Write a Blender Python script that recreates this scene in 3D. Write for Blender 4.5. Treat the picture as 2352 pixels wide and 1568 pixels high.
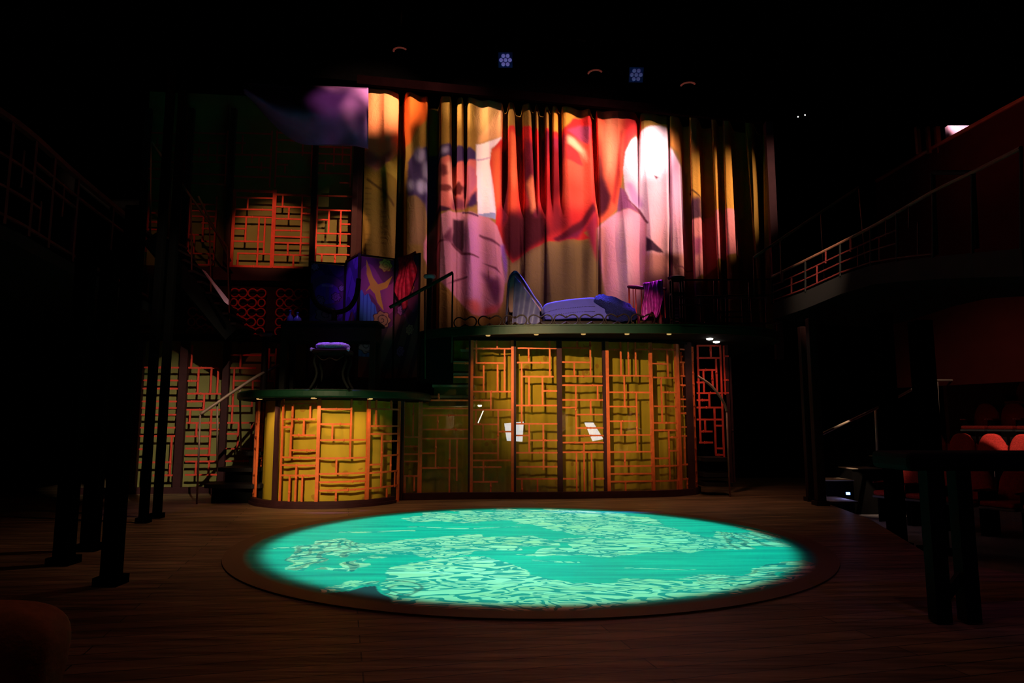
import bpy, bmesh, math, random
import numpy as np
from mathutils import Vector, Matrix
random.seed(7)
R = math.radians
for o in list(bpy.data.objects): bpy.data.objects.remove(o)
C = bpy.context.scene.collection
scn = bpy.context.scene
# ---------------------------------------------------------------- camera
F = 1568.0; PITCH = math.atan(191/1568.0); CH = 1.1
cam = bpy.data.cameras.new('camera'); cam.sensor_width = 36; cam.lens = F/2352*36; cam.clip_end = 100
co = bpy.data.objects.new('camera', cam); C.objects.link(co)
co.location = (0, 0, CH); co.rotation_euler = (math.pi/2+PITCH, 0, 0)
scn.camera = co
scn.view_settings.view_transform = 'Standard'; scn.view_settings.look = 'None'
scn.view_settings.exposure = 0.0; scn.view_settings.gamma = 1; scn.view_settings.use_curve_mapping = False
# ---------------------------------------------------------------- world: a dark house
w = bpy.data.worlds.new('world'); scn.world = w; w.use_nodes = True
w.node_tree.nodes['Background'].inputs[0].default_value = (0.5, 0.35, 0.3, 1)
w.node_tree.nodes['Background'].inputs[1].default_value = 0.0006
# ---------------------------------------------------------------- stage lights
def spot(loc, tgt, e, col, size, blend=0.3, r=0.05):
    l = bpy.data.lights.new('stage_spot', 'SPOT'); l.energy = e; l.color = col
    l.spot_size = R(size); l.spot_blend = blend; l.shadow_soft_size = r
    o = bpy.data.objects.new('stage_spot', l); C.objects.link(o); o.location = loc
    o.rotation_euler = (Vector(tgt)-Vector(loc)).to_track_quat('-Z', 'Y').to_euler()
    return o
# teal pool on the floor
spot((0.15, 6.9, 9.0), (0.15, 6.71, 0), 4300, (0.14, 1.0, 0.72), 30.5, 0.13, 0.05)
spot((0.25, 4.4, 7.5), (-0.1, 5.5, 0), 420, (0.45, 1.0, 0.95), 15, 1.0, 0.1)
# curtain
CW = [((6.6, 6.8, 8.2), (0.9, 12.2, 6.0), 3300, (1.0, 0.60, 0.52), 25, 1.0),
      ((6.6, 6.6, 8.0), (2.62, 12.4, 6.3), 6500, (1.0, 0.74, 0.70), 10, 1.0),
      ((6.6, 6.6, 8.0), (2.5, 12.4, 5.7), 2600, (1.0, 0.64, 0.68), 19, 1.0),
      ((6.6, 6.6, 8.0), (1.5, 12.2, 4.2), 2000, (1.0, 0.62, 0.66), 19, 1.0),
      ((11.6, 9.6, 8.6), (3.7, 12.6, 5.2), 5600, (1.0, 0.60, 0.46), 15, 1.0),
      ((-5.6, 6.6, 8.0), (-0.6, 11.9, 6.0), 2600, (1.0, 0.64, 0.44), 22, 0.9),
      ((-5.6, 6.6, 8.0), (-0.75, 11.9, 6.9), 5200, (1.0, 0.72, 0.52), 9, 1.0),
      ((6.8, 6.5, 8.0), (-2.35, 11.5, 6.9), 19000, (1.0, 0.66, 0.44), 8.5, 1.0),
      ((6.8, 6.5, 7.8), (-0.5, 11.9, 4.4), 2700, (1.0, 0.58, 0.66), 19, 1.0),
      ((6.8, 6.5, 8.0), (1.2, 12.2, 6.3), 5200, (1.0, 0.52, 0.42), 12, 1.0),
      ((5.5, 7.5, 8.8), (-1.9, 11.6, 4.9), 1900, (1.0, 0.72, 0.45), 12, 1.0),
      ]
for l_, t_, e_, c_, s_, b_ in CW: spot(l_, t_, e_, c_, s_, b_, 0.06)
# warm fronts on the lattice pavilion and the drum
spot((-1.9, 2.2, 3.7), (-2.68, 9.2, 0.85), 2000, (1.0, 0.80, 0.42), 17, 0.8, 0.02)
spot((-0.9, 2.2, 3.9), (1.0, 10.3, 1.9), 2600, (1.0, 0.77, 0.42), 23, 0.9, 0.02)
spot((-0.9, 2.2, 3.9), (0.2, 10.3, 2.0), 1700, (1.0, 0.58, 0.24), 11, 1.0, 0.02)
# left back wall
spot((-1.6, 4.4, 5.4), (-5.55, 11.2, 0.85), 1500, (1.0, 0.95, 0.62), 20, 0.9, 0.03)
spot((-1.6, 4.5, 7.0), (-4.1, 11.3, 4.35), 1150, (1.0, 0.50, 0.22), 11, 0.6, 0.04)
spot((0.4, 5.0, 7.8), (-2.95, 11.5, 4.35), 2500, (1.0, 0.55, 0.26), 6.6, 0.25, 0.03)
spot((-2.5, 4.6, 6.0), (-4.7, 11.2, 2.95), 190, (1.0, 0.22, 0.18), 17, 0.8, 0.05)
spot((-2.5, 4.6, 6.0), (-5.6, 11.2, 4.2), 110, (1.0, 0.45, 0.2), 12, 0.8, 0.05)
# violet and lavender specials
spot((-3.0, 8.0, 5.2), (-2.95, 9.35, 2.6), 60, (0.35, 0.2, 1.0), 8, 0.8, 0.02)  # small spot added only to make the decanters show
spot((-2.5, 8.75, 6.6), (-2.38, 9.0, 2.0), 900, (0.32, 0.14, 1.0), 9, 0.7, 0.03)
spot((-3.4, 7.6, 6.5), (-2.45, 10.7, 3.3), 330, (0.42, 0.16, 1.0), 13, 0.7, 0.04)
spot((0.4, 11.2, 6.8), (0.8, 10.6, 2.9), 4200, (0.34, 0.28, 1.0), 26, 0.6, 0.03)
spot((2.2, 11.2, 6.8), (2.05, 10.4, 2.9), 1600, (0.7, 0.15, 1.0), 12, 0.6, 0.03)
spot((1.5, 5.0, 5.5), (2.1, 10.3, 2.9), 420, (1.0, 0.16, 0.4), 6, 0.8, 0.03)
spot((0.2, 5.0, 5.2), (0.85, 10.3, 2.8), 100, (0.15, 0.10, 1.0), 9, 0.8, 0.03)
spot((-4.2, 6.0, 5.5), (-4.6, 9.3, 0.0), 60, (0.45, 0.15, 1.0), 22, 0.9, 0.1)
# house: floor spill, seats, right wall
spot((-0.8, 7.0, 6.8), (-1.9, 7.9, 0.0), 240, (1.0, 0.62, 0.36), 62, 0.9, 0.1)
spot((1.0, 3.0, 7.0), (0.4, 3.1, 0.0), 65, (1.0, 0.55, 0.40), 70, 1.0, 0.1)
spot((3.2, 6.5, 6.8), (2.2, 9.2, 0.0), 170, (1.0, 0.6, 0.34), 44, 1.0, 0.1)
spot((5.2, 6.0, 7.2), (8.2, 11.7, 0.85), 2600, (1.0, 0.55, 0.42), 10, 0.9, 0.05)
spot((5.2, 6.0, 7.2), (8.2, 11.8, 1.0), 480, (1.0, 0.72, 0.55), 36, 0.9, 0.05)
spot((8.25, 11.1, 4.7), (8.6, 11.85, 2.9), 13, (1.0, 0.45, 0.3), 26, 1.0, 0.05)
spot((3.2, 1.5, 5.0), (3.1, 4.9, 0.0), 30, (0.32, 0.16, 1.0), 30, 0.7, 0.05)

# ---------------------------------------------------------------- pixel to world helpers (building reference only)
cp, sp = math.cos(PITCH), math.sin(PITCH)
def P(px, py, Y):
    x = (px-1176)/F; y = -(py-784)/F
    dy = cp-y*sp; dz = sp+y*cp
    return Vector((x*Y/dy, Y, CH+dz*Y/dy))
def G(px, py, z=0.0):
    x = (px-1176)/F; y = -(py-784)/F
    dy = cp-y*sp; dz = sp+y*cp; t = (z-CH)/dz
    return Vector((x*t, dy*t, z))
def ZY(py, Y): return P(1176, py, Y).z
def S_at(px, py, S, Y=10.0):
    for _ in range(40):
        p = P(px, py, Y); Y = 0.5*Y+0.5*S(p.x)
    return P(px, py, Y)
def proj(X, Y, Z):
    dx = X; dyy = Y; dz = Z-CH
    fwd = dyy*cp+dz*sp; up = -dyy*sp+dz*cp
    return 1176+F*dx/fwd, 784-F*up/fwd
# ---------------------------------------------------------------- materials
def newmat(name):
    m = bpy.data.materials.new(name); m.use_nodes = True
    return m, m.node_tree, m.node_tree.nodes['Principled BSDF']
def mat(name, col, rough=0.6, metal=0.0, var=0.15, scale=8.0, bump=0.0, spec=0.3, sheen=0.0):
    m, t, b = newmat(name)
    b.inputs['Roughness'].default_value = rough; b.inputs['Metallic'].default_value = metal
    b.inputs['Specular IOR Level'].default_value = spec
    if sheen: b.inputs['Sheen Weight'].default_value = sheen
    n = t.nodes.new('ShaderNodeTexNoise'); n.inputs['Scale'].default_value = scale; n.inputs['Detail'].default_value = 5
    tc = t.nodes.new('ShaderNodeTexCoord'); t.links.new(tc.outputs['Object'], n.inputs['Vector'])
    r = t.nodes.new('ShaderNodeValToRGB'); t.links.new(n.outputs[0], r.inputs[0])
    r.color_ramp.elements[0].position = 0.3; r.color_ramp.elements[1].position = 0.7
    r.color_ramp.elements[0].color = tuple(c*(1-var) for c in col)+(1,)
    r.color_ramp.elements[1].color = tuple(min(1, c*(1+var)) for c in col)+(1,)
    t.links.new(r.outputs[0], b.inputs['Base Color'])
    if bump:
        bp = t.nodes.new('ShaderNodeBump'); bp.inputs['Strength'].default_value = bump; bp.inputs['Distance'].default_value = 0.02
        t.links.new(n.outputs[0], bp.inputs['Height']); t.links.new(bp.outputs[0], b.inputs['Normal'])
    return m
def emit(name, col, s):
    m, t, b = newmat(name)
    b.inputs['Base Color'].default_value = col+(1,); b.inputs['Emission Color'].default_value = col+(1,)
    b.inputs['Emission Strength'].default_value = s
    return m
M = {}

M['black'] = mat('black_paint', (0.005, 0.0045, 0.0045), 0.85, spec=0.08)
M['blackwall'] = mat('black_wall', (0.0035, 0.003, 0.003), 0.95, spec=0.0)
M['darkred'] = mat('dark_red_wall', (0.07, 0.010, 0.008), 0.9, var=0.1, scale=3, spec=0.05)
M['lat_o'] = mat('orange_red_lattice_paint', (0.78, 0.135, 0.035), 0.55, var=0.12, scale=14)
M['lat_r'] = mat('red_lattice_paint', (0.80, 0.06, 0.04), 0.6, var=0.12, scale=14)
M['post'] = mat('dark_maroon_post_paint', (0.05, 0.014, 0.018), 0.6, spec=0.15)
M['green'] = mat('dark_green_lacquer', (0.004, 0.026, 0.012), 0.45, var=0.2, spec=0.2)
M['steel'] = mat('rail_steel', (0.30, 0.16, 0.13), 0.5, metal=0.3)
M['dimsteel'] = mat('dimmed_rail_steel', (0.10, 0.038, 0.024), 0.6, spec=0.15)  # rail steel with the dimness of gallery and balcony put into its colour
M['dimred'] = mat('dimmed_red_rail_paint', (0.07, 0.008, 0.008), 0.7, spec=0.1)  # red lattice paint darkened in colour for the unlit railings
M['railb'] = mat('black_steel', (0.006, 0.006, 0.0055), 0.7, spec=0.05)
M['tread'] = mat('dark_tread', (0.02, 0.015, 0.018), 0.6, spec=0.15)
M['brass'] = mat('pale_metal_rail', (0.55, 0.42, 0.32), 0.4)
M['gold'] = mat('gold_wall_paint', (0.23, 0.19, 0.065), 0.9, var=0.12, scale=3)
M['white'] = mat('white_paper', (0.85, 0.86, 0.9), 0.6, var=0.03)
M['paper'] = emit('self_glowing_sheet_music', (0.8, 0.87, 1.0), 2.2)  # paper glows by itself in place of lamp light falling on it
M['lens'] = emit('white_lamp_lens', (1.0, 0.95, 0.85), 14)
M['amber'] = emit('amber_lamp_lens', (1.0, 0.58, 0.2), 0.55)
M['bar'] = emit('stand_lamp_tube', (1.0, 0.93, 0.85), 4)
M['skin'] = mat('skin', (0.55, 0.30, 0.22), 0.55, var=0.06)
M['hair'] = mat('dark_hair', (0.02, 0.012, 0.01), 0.6)
M['cloth_k'] = mat('black_clothes', (0.02, 0.02, 0.024), 0.9)
M['seat'] = mat('red_seat_fabric', (0.50, 0.045, 0.035), 0.9, var=0.25, scale=60, bump=0.35, spec=0.1)
M['seatpan'] = mat('grey_seat_trim', (0.14, 0.13, 0.13), 0.6)
M['purple'] = mat('purple_drape', (0.36, 0.13, 0.42), 0.8, var=0.2, scale=3, bump=0.1)
M['lilac'] = mat('lilac_satin', (0.17, 0.15, 0.40), 0.45, var=0.15, scale=12, bump=0.2)
M['bluew'] = mat('pale_blue_mattress_fabric', (0.09, 0.07, 0.58), 0.6, var=0.05)
M['bluek'] = mat('deep_blue_knit', (0.012, 0.012, 0.15), 0.9, var=0.5, scale=70, bump=0.8)
M['pink'] = mat('pink_lining', (0.6, 0.3, 0.3), 0.7)
M['magenta'] = mat('magenta_satin', (0.55, 0.06, 0.5), 0.28, var=0.5, scale=14, bump=0.6, spec=0.7)
M['crimson'] = mat('crimson_velvet', (0.45, 0.01, 0.035), 0.6, var=0.5, scale=16, bump=0.5)
M['mauve'] = mat('mauve_fluffy_fabric', (0.55, 0.35, 0.8), 0.9, var=0.3, scale=60, bump=0.6)
M['darkwood'] = mat('dark_lacquered_wood', (0.018, 0.006, 0.006), 0.5, var=0.3, spec=0.15)
M['redwood'] = mat('red_lacquered_wood', (0.12, 0.012, 0.014), 0.5, var=0.3)
M['led'] = mat('led_housing_face', (0.10, 0.06, 0.45), 0.4)
M['redglow'] = mat('rust_red_shade', (0.5, 0.08, 0.04), 0.6)
M['tanseat'] = mat('brown_seat_fabric', (0.30, 0.09, 0.03), 0.9, scale=40, bump=0.2)
M['carpet'] = mat('grey_carpet', (0.25, 0.22, 0.24), 0.95, var=0.3, scale=80, bump=0.3)
M['pinkpl'] = mat('pale_pink_board', (0.6, 0.3, 0.42), 0.6)
m, t, b = newmat('blue_bottle_glass'); b.inputs['Base Color'].default_value = (0.12, 0.12, 0.6, 1)
b.inputs['Transmission Weight'].default_value = 0.2; b.inputs['Roughness'].default_value = 0.12; M['bglass'] = m
# clear pane
m, t, b = newmat('clear_film'); t.nodes.remove(b)
gl = t.nodes.new('ShaderNodeBsdfGlossy'); gl.inputs['Roughness'].default_value = 0.08
tr = t.nodes.new('ShaderNodeBsdfTransparent'); tr.inputs[0].default_value = (0.97, 0.97, 0.95, 1)
fr = t.nodes.new('ShaderNodeFresnel'); fr.inputs[0].default_value = 1.12
mx = t.nodes.new('ShaderNodeMixShader'); t.links.new(fr.outputs[0], mx.inputs[0]); t.links.new(tr.outputs[0], mx.inputs[1]); t.links.new(gl.outputs[0], mx.inputs[2])
nz = t.nodes.new('ShaderNodeTexNoise'); nz.inputs['Scale'].default_value = 6; bp = t.nodes.new('ShaderNodeBump'); bp.inputs['Strength'].default_value = 0.15
t.links.new(nz.outputs[0], bp.inputs['Height']); t.links.new(bp.outputs[0], gl.inputs['Normal'])
t.links.new(mx.outputs[0], t.nodes['Material Output'].inputs[0]); M['pane'] = m
# golden gauze, semi see-through, with faint painted blossoms
def gauze(name, trans, col=(0.62, 0.40, 0.035)):
    m, t, b = newmat(name); t.nodes.remove(b)
    tc = t.nodes.new('ShaderNodeTexCoord')
    n = t.nodes.new('ShaderNodeTexNoise'); n.inputs['Scale'].default_value = 2.2; n.inputs['Detail'].default_value = 6
    mp = t.nodes.new('ShaderNodeMapping'); mp.inputs['Scale'].default_value = (1, 1, 0.35); t.links.new(tc.outputs['Object'], mp.inputs[0]); t.links.new(mp.outputs[0], n.inputs['Vector'])
    r = t.nodes.new('ShaderNodeValToRGB'); t.links.new(n.outputs[0], r.inputs[0])
    r.color_ramp.elements[0].position = 0.3; r.color_ramp.elements[1].position = 0.72
    r.color_ramp.elements[0].color = (col[0]*0.8, col[1]*0.8, col[2]*0.7, 1); r.color_ramp.elements[1].color = (col[0]*1.15, col[1]*1.12, col[2]*1.4, 1)
    v = t.nodes.new('ShaderNodeTexVoronoi'); v.inputs['Scale'].default_value = 5.5; t.links.new(tc.outputs['Object'], v.inputs['Vector'])
    n2 = t.nodes.new('ShaderNodeTexNoise'); n2.inputs['Scale'].default_value = 1.6; t.links.new(tc.outputs['Object'], n2.inputs['Vector'])
    lt = t.nodes.new('ShaderNodeMath'); lt.operation = 'LESS_THAN'; lt.inputs[1].default_value = 0.27; t.links.new(v.outputs['Distance'], lt.inputs[0])
    gt = t.nodes.new('ShaderNodeMath'); gt.operation = 'GREATER_THAN'; gt.inputs[1].default_value = 0.55; t.links.new(n2.outputs[0], gt.inputs[0])
    mu = t.nodes.new('ShaderNodeMath'); mu.operation = 'MULTIPLY'; t.links.new(lt.outputs[0], mu.inputs[0]); t.links.new(gt.outputs[0], mu.inputs[1])
    m2 = t.nodes.new('ShaderNodeMath'); m2.operation = 'MULTIPLY'; m2.inputs[1].default_value = 0.6; t.links.new(mu.outputs[0], m2.inputs[0])
    mc = t.nodes.new('ShaderNodeMixRGB'); mc.inputs[2].default_value = (0.45, 0.16, 0.03, 1); t.links.new(m2.outputs[0], mc.inputs[0]); t.links.new(r.outputs[0], mc.inputs[1])
    d = t.nodes.new('ShaderNodeBsdfDiffuse'); t.links.new(mc.outputs[0], d.inputs[0])
    tl = t.nodes.new('ShaderNodeBsdfTranslucent'); t.links.new(mc.outputs[0], tl.inputs[0])
    a = t.nodes.new('ShaderNodeMixShader'); a.inputs[0].default_value = 0.2; t.links.new(d.outputs[0], a.inputs[1]); t.links.new(tl.outputs[0], a.inputs[2])
    tp = t.nodes.new('ShaderNodeBsdfTransparent')
    c = t.nodes.new('ShaderNodeMixShader'); c.inputs[0].default_value = trans; t.links.new(a.outputs[0], c.inputs[1]); t.links.new(tp.outputs[0], c.inputs[2])
    t.links.new(c.outputs[0], t.nodes['Material Output'].inputs[0])
    return m
M['gauze'] = gauze('golden_gauze', 0.30)
M['gauze_d'] = gauze('golden_lining', 0.0)
# vertex painted cloth
def vcmat(name, rough=0.8, bump=0.25, bscale=9):
    m, t, b = newmat(name); a = t.nodes.new('ShaderNodeVertexColor'); a.layer_name = 'paint'
    t.links.new(a.outputs[0], b.inputs['Base Color']); b.inputs['Roughness'].default_value = rough; b.inputs['Specular IOR Level'].default_value = 0.15
    n = t.nodes.new('ShaderNodeTexNoise'); n.inputs['Scale'].default_value = bscale; n.inputs['Detail'].default_value = 7; n.inputs['Roughness'].default_value = 0.65
    n.inputs['Distortion'].default_value = 1.2
    tc = t.nodes.new('ShaderNodeTexCoord'); t.links.new(tc.outputs['Object'], n.inputs['Vector'])
    bp = t.nodes.new('ShaderNodeBump'); bp.inputs['Strength'].default_value = bump; bp.inputs['Distance'].default_value = 0.03
    t.links.new(n.outputs[0], bp.inputs['Height']); t.links.new(bp.outputs[0], b.inputs['Normal'])
    return m
M['curtain'] = vcmat('painted_canvas_curtain', 0.85, 0.5, 6)
M['screen'] = vcmat('painted_screen_silk', 0.7, 0.05, 20)

# ---------------------------------------------------------------- mesh builder
class MB:
    def __init__(s): s.v = []; s.f = []
    def add(s, vs, fs):
        n = len(s.v); s.v += [tuple(v) for v in vs]; s.f += [tuple(i+n for i in f) for f in fs]
    def box(s, c, d, rz=0):
        c = Vector(c); m_ = Matrix.Rotation(rz, 3, 'Z')
        vs = [c+m_ @ Vector((x*d[0]/2, y*d[1]/2, z*d[2]/2)) for z in (-1, 1) for y in (-1, 1) for x in (-1, 1)]
        s.add(vs, [(0, 2, 3, 1), (4, 5, 7, 6), (0, 1, 5, 4), (2, 6, 7, 3), (0, 4, 6, 2), (1, 3, 7, 5)])
    def beam(s, a, b_, w_, h, up=(0, 0, 1)):
        a = Vector(a); b_ = Vector(b_); d = (b_-a).normalized(); up = Vector(up)
        if abs(d.dot(up)) > 0.99: up = Vector((0, 1, 0))
        sd = d.cross(up).normalized(); u = sd.cross(d).normalized()
        vs = [p+sd*(x*w_/2)+u*(z*h/2) for p in (a, b_) for x, z in ((-1, -1), (1, -1), (1, 1), (-1, 1))]
        s.add(vs, [(3, 2, 1, 0), (4, 5, 6, 7), (0, 1, 5, 4), (1, 2, 6, 5), (2, 3, 7, 6), (3, 0, 4, 7)])
    def strip(s, pts, th, h):
        """horizontal rail following pts (world), th thick (horizontal normal), h tall"""
        n = len(pts); pts = [Vector(p) for p in pts]; vs = []
        for i, p in enumerate(pts):
            d = (pts[min(i+1, n-1)]-pts[max(i-1, 0)]); nn = Vector((d.y, -d.x, 0)).normalized()
            for x, z in ((-1, -1), (1, -1), (1, 1), (-1, 1)): vs.append(p+nn*(x*th/2)+Vector((0, 0, z*h/2)))
        fs = [(3, 2, 1, 0), tuple(4*(n-1)+k for k in range(4))]
        for i in range(n-1):
            for k in range(4):
                fs.append((4*i+k, 4*i+(k+1) % 4, 4*i+4+(k+1) % 4, 4*i+4+k))
        s.add(vs, fs)
    def tube(s, pts, r, seg=8, closed=False):
        pts = [Vector(p) for p in pts]; n = len(pts); vs = []; pu = None
        for i, p in enumerate(pts):
            if closed: d = pts[(i+1) % n]-pts[i-1]
            else: d = pts[min(i+1, n-1)]-pts[max(i-1, 0)]
            d.normalize()
            if pu is None: pu = Vector((0, 0, 1)) if abs(d.z) < 0.9 else Vector((0, 1, 0))
            u = (pu-d*pu.dot(d)); u.normalize(); pu = u; sd = d.cross(u)
            rr = r[i] if isinstance(r, (list, tuple)) else r
            for k in range(seg):
                a = 2*math.pi*k/seg; vs.append(p+u*math.cos(a)*rr+sd*math.sin(a)*rr)
        fs = []
        for i in range(n if closed else n-1):
            j = (i+1) % n
            for k in range(seg):
                fs.append((i*seg+k, i*seg+(k+1) % seg, j*seg+(k+1) % seg, j*seg+k))
        if not closed: fs += [tuple(range(seg))[::-1], tuple((n-1)*seg+k for k in range(seg))]
        s.add(vs, fs)
    def lathe(s, prof, c, seg=24, sx=1, sy=1):
        c = Vector(c); vs = []; n = len(prof)
        for r, z in prof:
            for k in range(seg):
                a = 2*math.pi*k/seg; vs.append(c+Vector((r*math.cos(a)*sx, r*math.sin(a)*sy, z)))
        fs = [(i*seg+k, i*seg+(k+1) % seg, (i+1)*seg+(k+1) % seg, (i+1)*seg+k) for i in range(n-1) for k in range(seg)]
        fs += [tuple(range(seg))[::-1], tuple((n-1)*seg+k for k in range(seg))]
        s.add(vs, fs)
    def prism(s, poly, z0, z1):
        n = len(poly); vs = [(x, y, z0) for x, y in poly]+[(x, y, z1) for x, y in poly]
        s.add(vs, [tuple(range(n))[::-1], tuple(range(n, 2*n))]+[(i, (i+1) % n, n+(i+1) % n, n+i) for i in range(n)])
    def grid(s, nu, nv, fn, closed_u=False):
        vs = [fn(u, v) for v in range(nv) for u in range(nu)]
        fs = [(v*nu+u, v*nu+(u+1) % nu, (v+1)*nu+(u+1) % nu, (v+1)*nu+u) for v in range(nv-1) for u in range(nu if closed_u else nu-1)]
        s.add(vs, fs)
    def build(s, name, m_, parent=None, smooth=False, solid=0.0, sub=0, bev=0.0):
        me = bpy.data.meshes.new(name)
        off = Vector(parent['_o']) if parent is not None and '_o' in parent else Vector((0, 0, 0))
        if not s.v: s.v = [(0, 0, 0)]
        if parent is None:
            a = np.array(s.v); off = Vector(((a[:, 0].min()+a[:, 0].max())/2, (a[:, 1].min()+a[:, 1].max())/2, a[:, 2].min()))
        vs = (np.array(s.v)-np.array(off)).tolist()
        me.from_pydata(vs, [], s.f); me.materials.append(m_); me.update()
        bm = bmesh.new(); bm.from_mesh(me); bmesh.ops.recalc_face_normals(bm, faces=bm.faces); bm.to_mesh(me); bm.free()
        if smooth: me.polygons.foreach_set('use_smooth', [True]*len(me.polygons))
        o = bpy.data.objects.new(name, me); C.objects.link(o)
        if parent is not None: o.parent = parent
        else: o.location = off
        if parent is not None and parent.type == 'MESH': pass
        if solid: md = o.modifiers.new('solid', 'SOLIDIFY'); md.thickness = solid; md.offset = 0
        if sub: md = o.modifiers.new('sub', 'SUBSURF'); md.levels = sub; md.render_levels = sub
        if bev: md = o.modifiers.new('bev', 'BEVEL'); md.width = bev; md.segments = 2; md.limit_method = 'ANGLE'
        o['_o'] = tuple(off)
        return o
def thing(name, label, cat, loc, group=None, kind=None):
    o = bpy.data.objects.new(name, None); C.objects.link(o); o.location = loc; o.empty_display_size = 0.1
    o['label'] = label; o['category'] = cat; o['_o'] = tuple(loc)
    if group: o['group'] = group
    if kind: o['kind'] = kind
    return o
def tag(o, label, cat, group=None, kind=None):
    o['label'] = label; o['category'] = cat
    if group: o['group'] = group
    if kind: o['kind'] = kind
    return o
def struct(o, label=None):
    o['kind'] = 'structure'
    if label: o['label'] = label
    return o
def children(o): return [c for c in bpy.data.objects if c.parent == o]
def copy_tree(o, parent=None):
    c = o.copy(); C.objects.link(c)
    if parent is not None: c.parent = parent
    for ch in children(o): copy_tree(ch, c)
    return c

# ---------------------------------------------------------------- the shell
EDGE = [(4.55, 10.6), (4.2, 8.2), (3.5, 5.8), (4.6, 3.6), (6.0, -1.0)]   # the right edge of the stage floor
mb = MB(); mb.prism([(-9.5, -1.0), (-9.5, 14.5), (6.4, 14.5), (5.6, 11.6)]+EDGE, -0.06, 0.0)
m, t, b = newmat('stage_floor_planks')
tc = t.nodes.new('ShaderNodeTexCoord'); mp = t.nodes.new('ShaderNodeMapping'); mp.inputs['Rotation'].default_value = (0, 0, R(-14))
t.links.new(tc.outputs['Object'], mp.inputs[0])
br = t.nodes.new('ShaderNodeTexBrick'); br.inputs['Scale'].default_value = 1.0; br.inputs['Brick Width'].default_value = 2.6; br.inputs['Row Height'].default_value = 0.14
br.inputs['Mortar Size'].default_value = 0.004; br.inputs['Color1'].default_value = (0.30, 0.165, 0.10, 1); br.inputs['Color2'].default_value = (0.18, 0.095, 0.055, 1); br.inputs['Mortar'].default_value = (0.02, 0.01, 0.008, 1)
t.links.new(mp.outputs[0], br.inputs['Vector'])
mp2 = t.nodes.new('ShaderNodeMapping'); mp2.inputs['Rotation'].default_value = (0, 0, R(-14)); mp2.inputs['Scale'].default_value = (0.7, 7, 1); t.links.new(tc.outputs['Object'], mp2.inputs[0])
n = t.nodes.new('ShaderNodeTexNoise'); n.inputs['Scale'].default_value = 2; n.inputs['Detail'].default_value = 8; t.links.new(mp2.outputs[0], n.inputs['Vector'])
r = t.nodes.new('ShaderNodeValToRGB'); r.color_ramp.elements[0].position = 0.3; r.color_ramp.elements[0].color = (0.3, 0.3, 0.3, 1); r.color_ramp.elements[1].position = 0.75; r.color_ramp.elements[1].color = (1.3, 1.3, 1.3, 1)
t.links.new(n.outputs[0], r.inputs[0])
mm = t.nodes.new('ShaderNodeMixRGB'); mm.blend_type = 'MULTIPLY'; mm.inputs[0].default_value = 1; t.links.new(br.outputs[0], mm.inputs[1]); t.links.new(r.outputs[0], mm.inputs[2])
t.links.new(mm.outputs[0], b.inputs['Base Color']); b.inputs['Roughness'].default_value = 0.5; b.inputs['Specular IOR Level'].default_value = 0.35
bp = t.nodes.new('ShaderNodeBump'); bp.inputs['Strength'].default_value = 0.8; bp.inputs['Distance'].default_value = 0.02; t.links.new(n.outputs[0], bp.inputs['Height']); t.links.new(bp.outputs[0], b.inputs['Normal'])
M['floor'] = m
struct(mb.build('floor', m))
LF = -0.38
mb = MB(); mb.box((2.0, 6.5, LF-0.05), (24, 19, 0.1)); struct(mb.build('floor_auditorium', M['carpet']))
mb = MB()
pts = [Vector((x, y, (LF-0.06)/2)) for x, y in [(5.6, 11.6)]+EDGE]
mb.strip(pts, 0.03, -LF-0.06); struct(mb.build('trim_1', M['black']))
mb = MB(); mb.box((2, 16.2, 4.5), (24, 0.2, 10.0)); struct(mb.build('wall_back', M['blackwall']))
mb = MB(); mb.box((-9.9, 6.5, 4.5), (0.2, 19.5, 10.0)); struct(mb.build('wall_left', M['blackwall']))
mb = MB(); mb.box((13.9, 6.5, 4.5), (0.2, 19.5, 10.0)); struct(mb.build('wall_right', M['blackwall']))
mb = MB(); mb.box((2, -3.2, 4.5), (24, 0.2, 10.0)); struct(mb.build('wall_front', M['blackwall']))
mb = MB(); mb.box((2, 6.5, 9.6), (24, 19.6, 0.2)); struct(mb.build('ceiling', M['blackwall']))

# ---------------------------------------------------------------- painted revolve
def inside(px, py, poly):
    poly = np.array(poly, float); n_ = len(poly); res = np.zeros(px.shape, bool); j = n_-1
    for i in range(n_):
        xi, yi = poly[i]; xj, yj = poly[j]
        c = ((yi > py) != (yj > py)) & (px < (xj-xi)*(py-yi)/((yj-yi) if yj != yi else 1e-9)+xi)
        res ^= c; j = i
    return res
def setcol(o, cols, name='paint'):
    me = o.data; a = me.color_attributes.new(name, 'FLOAT_COLOR', 'POINT')
    c = np.ones((len(me.vertices), 4), np.float32); c[:, :3] = cols; a.data.foreach_set('color', c.ravel())
def lin(c): return tuple(((x/255)/12.92 if x/255 <= 0.04045 else ((x/255+0.055)/1.055)**2.4) for x in c)
RC = Vector((0.15, 6.72, 0)); RR = 2.70
NR, NT = 330, 720
ang = np.linspace(0, 2*np.pi, NT, endpoint=False); rad = np.linspace(0.02, RR, NR)
RG, AG = np.meshgrid(rad, ang, indexing='ij')
vx = RC.x+RG*np.cos(AG); vy = RC.y+RG*np.sin(AG)
ppx, ppy = proj(vx, vy, np.zeros_like(vx))
wob = 7*np.sin(vx*9+3*np.sin(vy*5))+2.0*np.sin(vx*23+vy*17)
qx = ppx+wob*1.6; qy = ppy+wob*0.45
pale = np.zeros(vx.shape)
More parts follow.
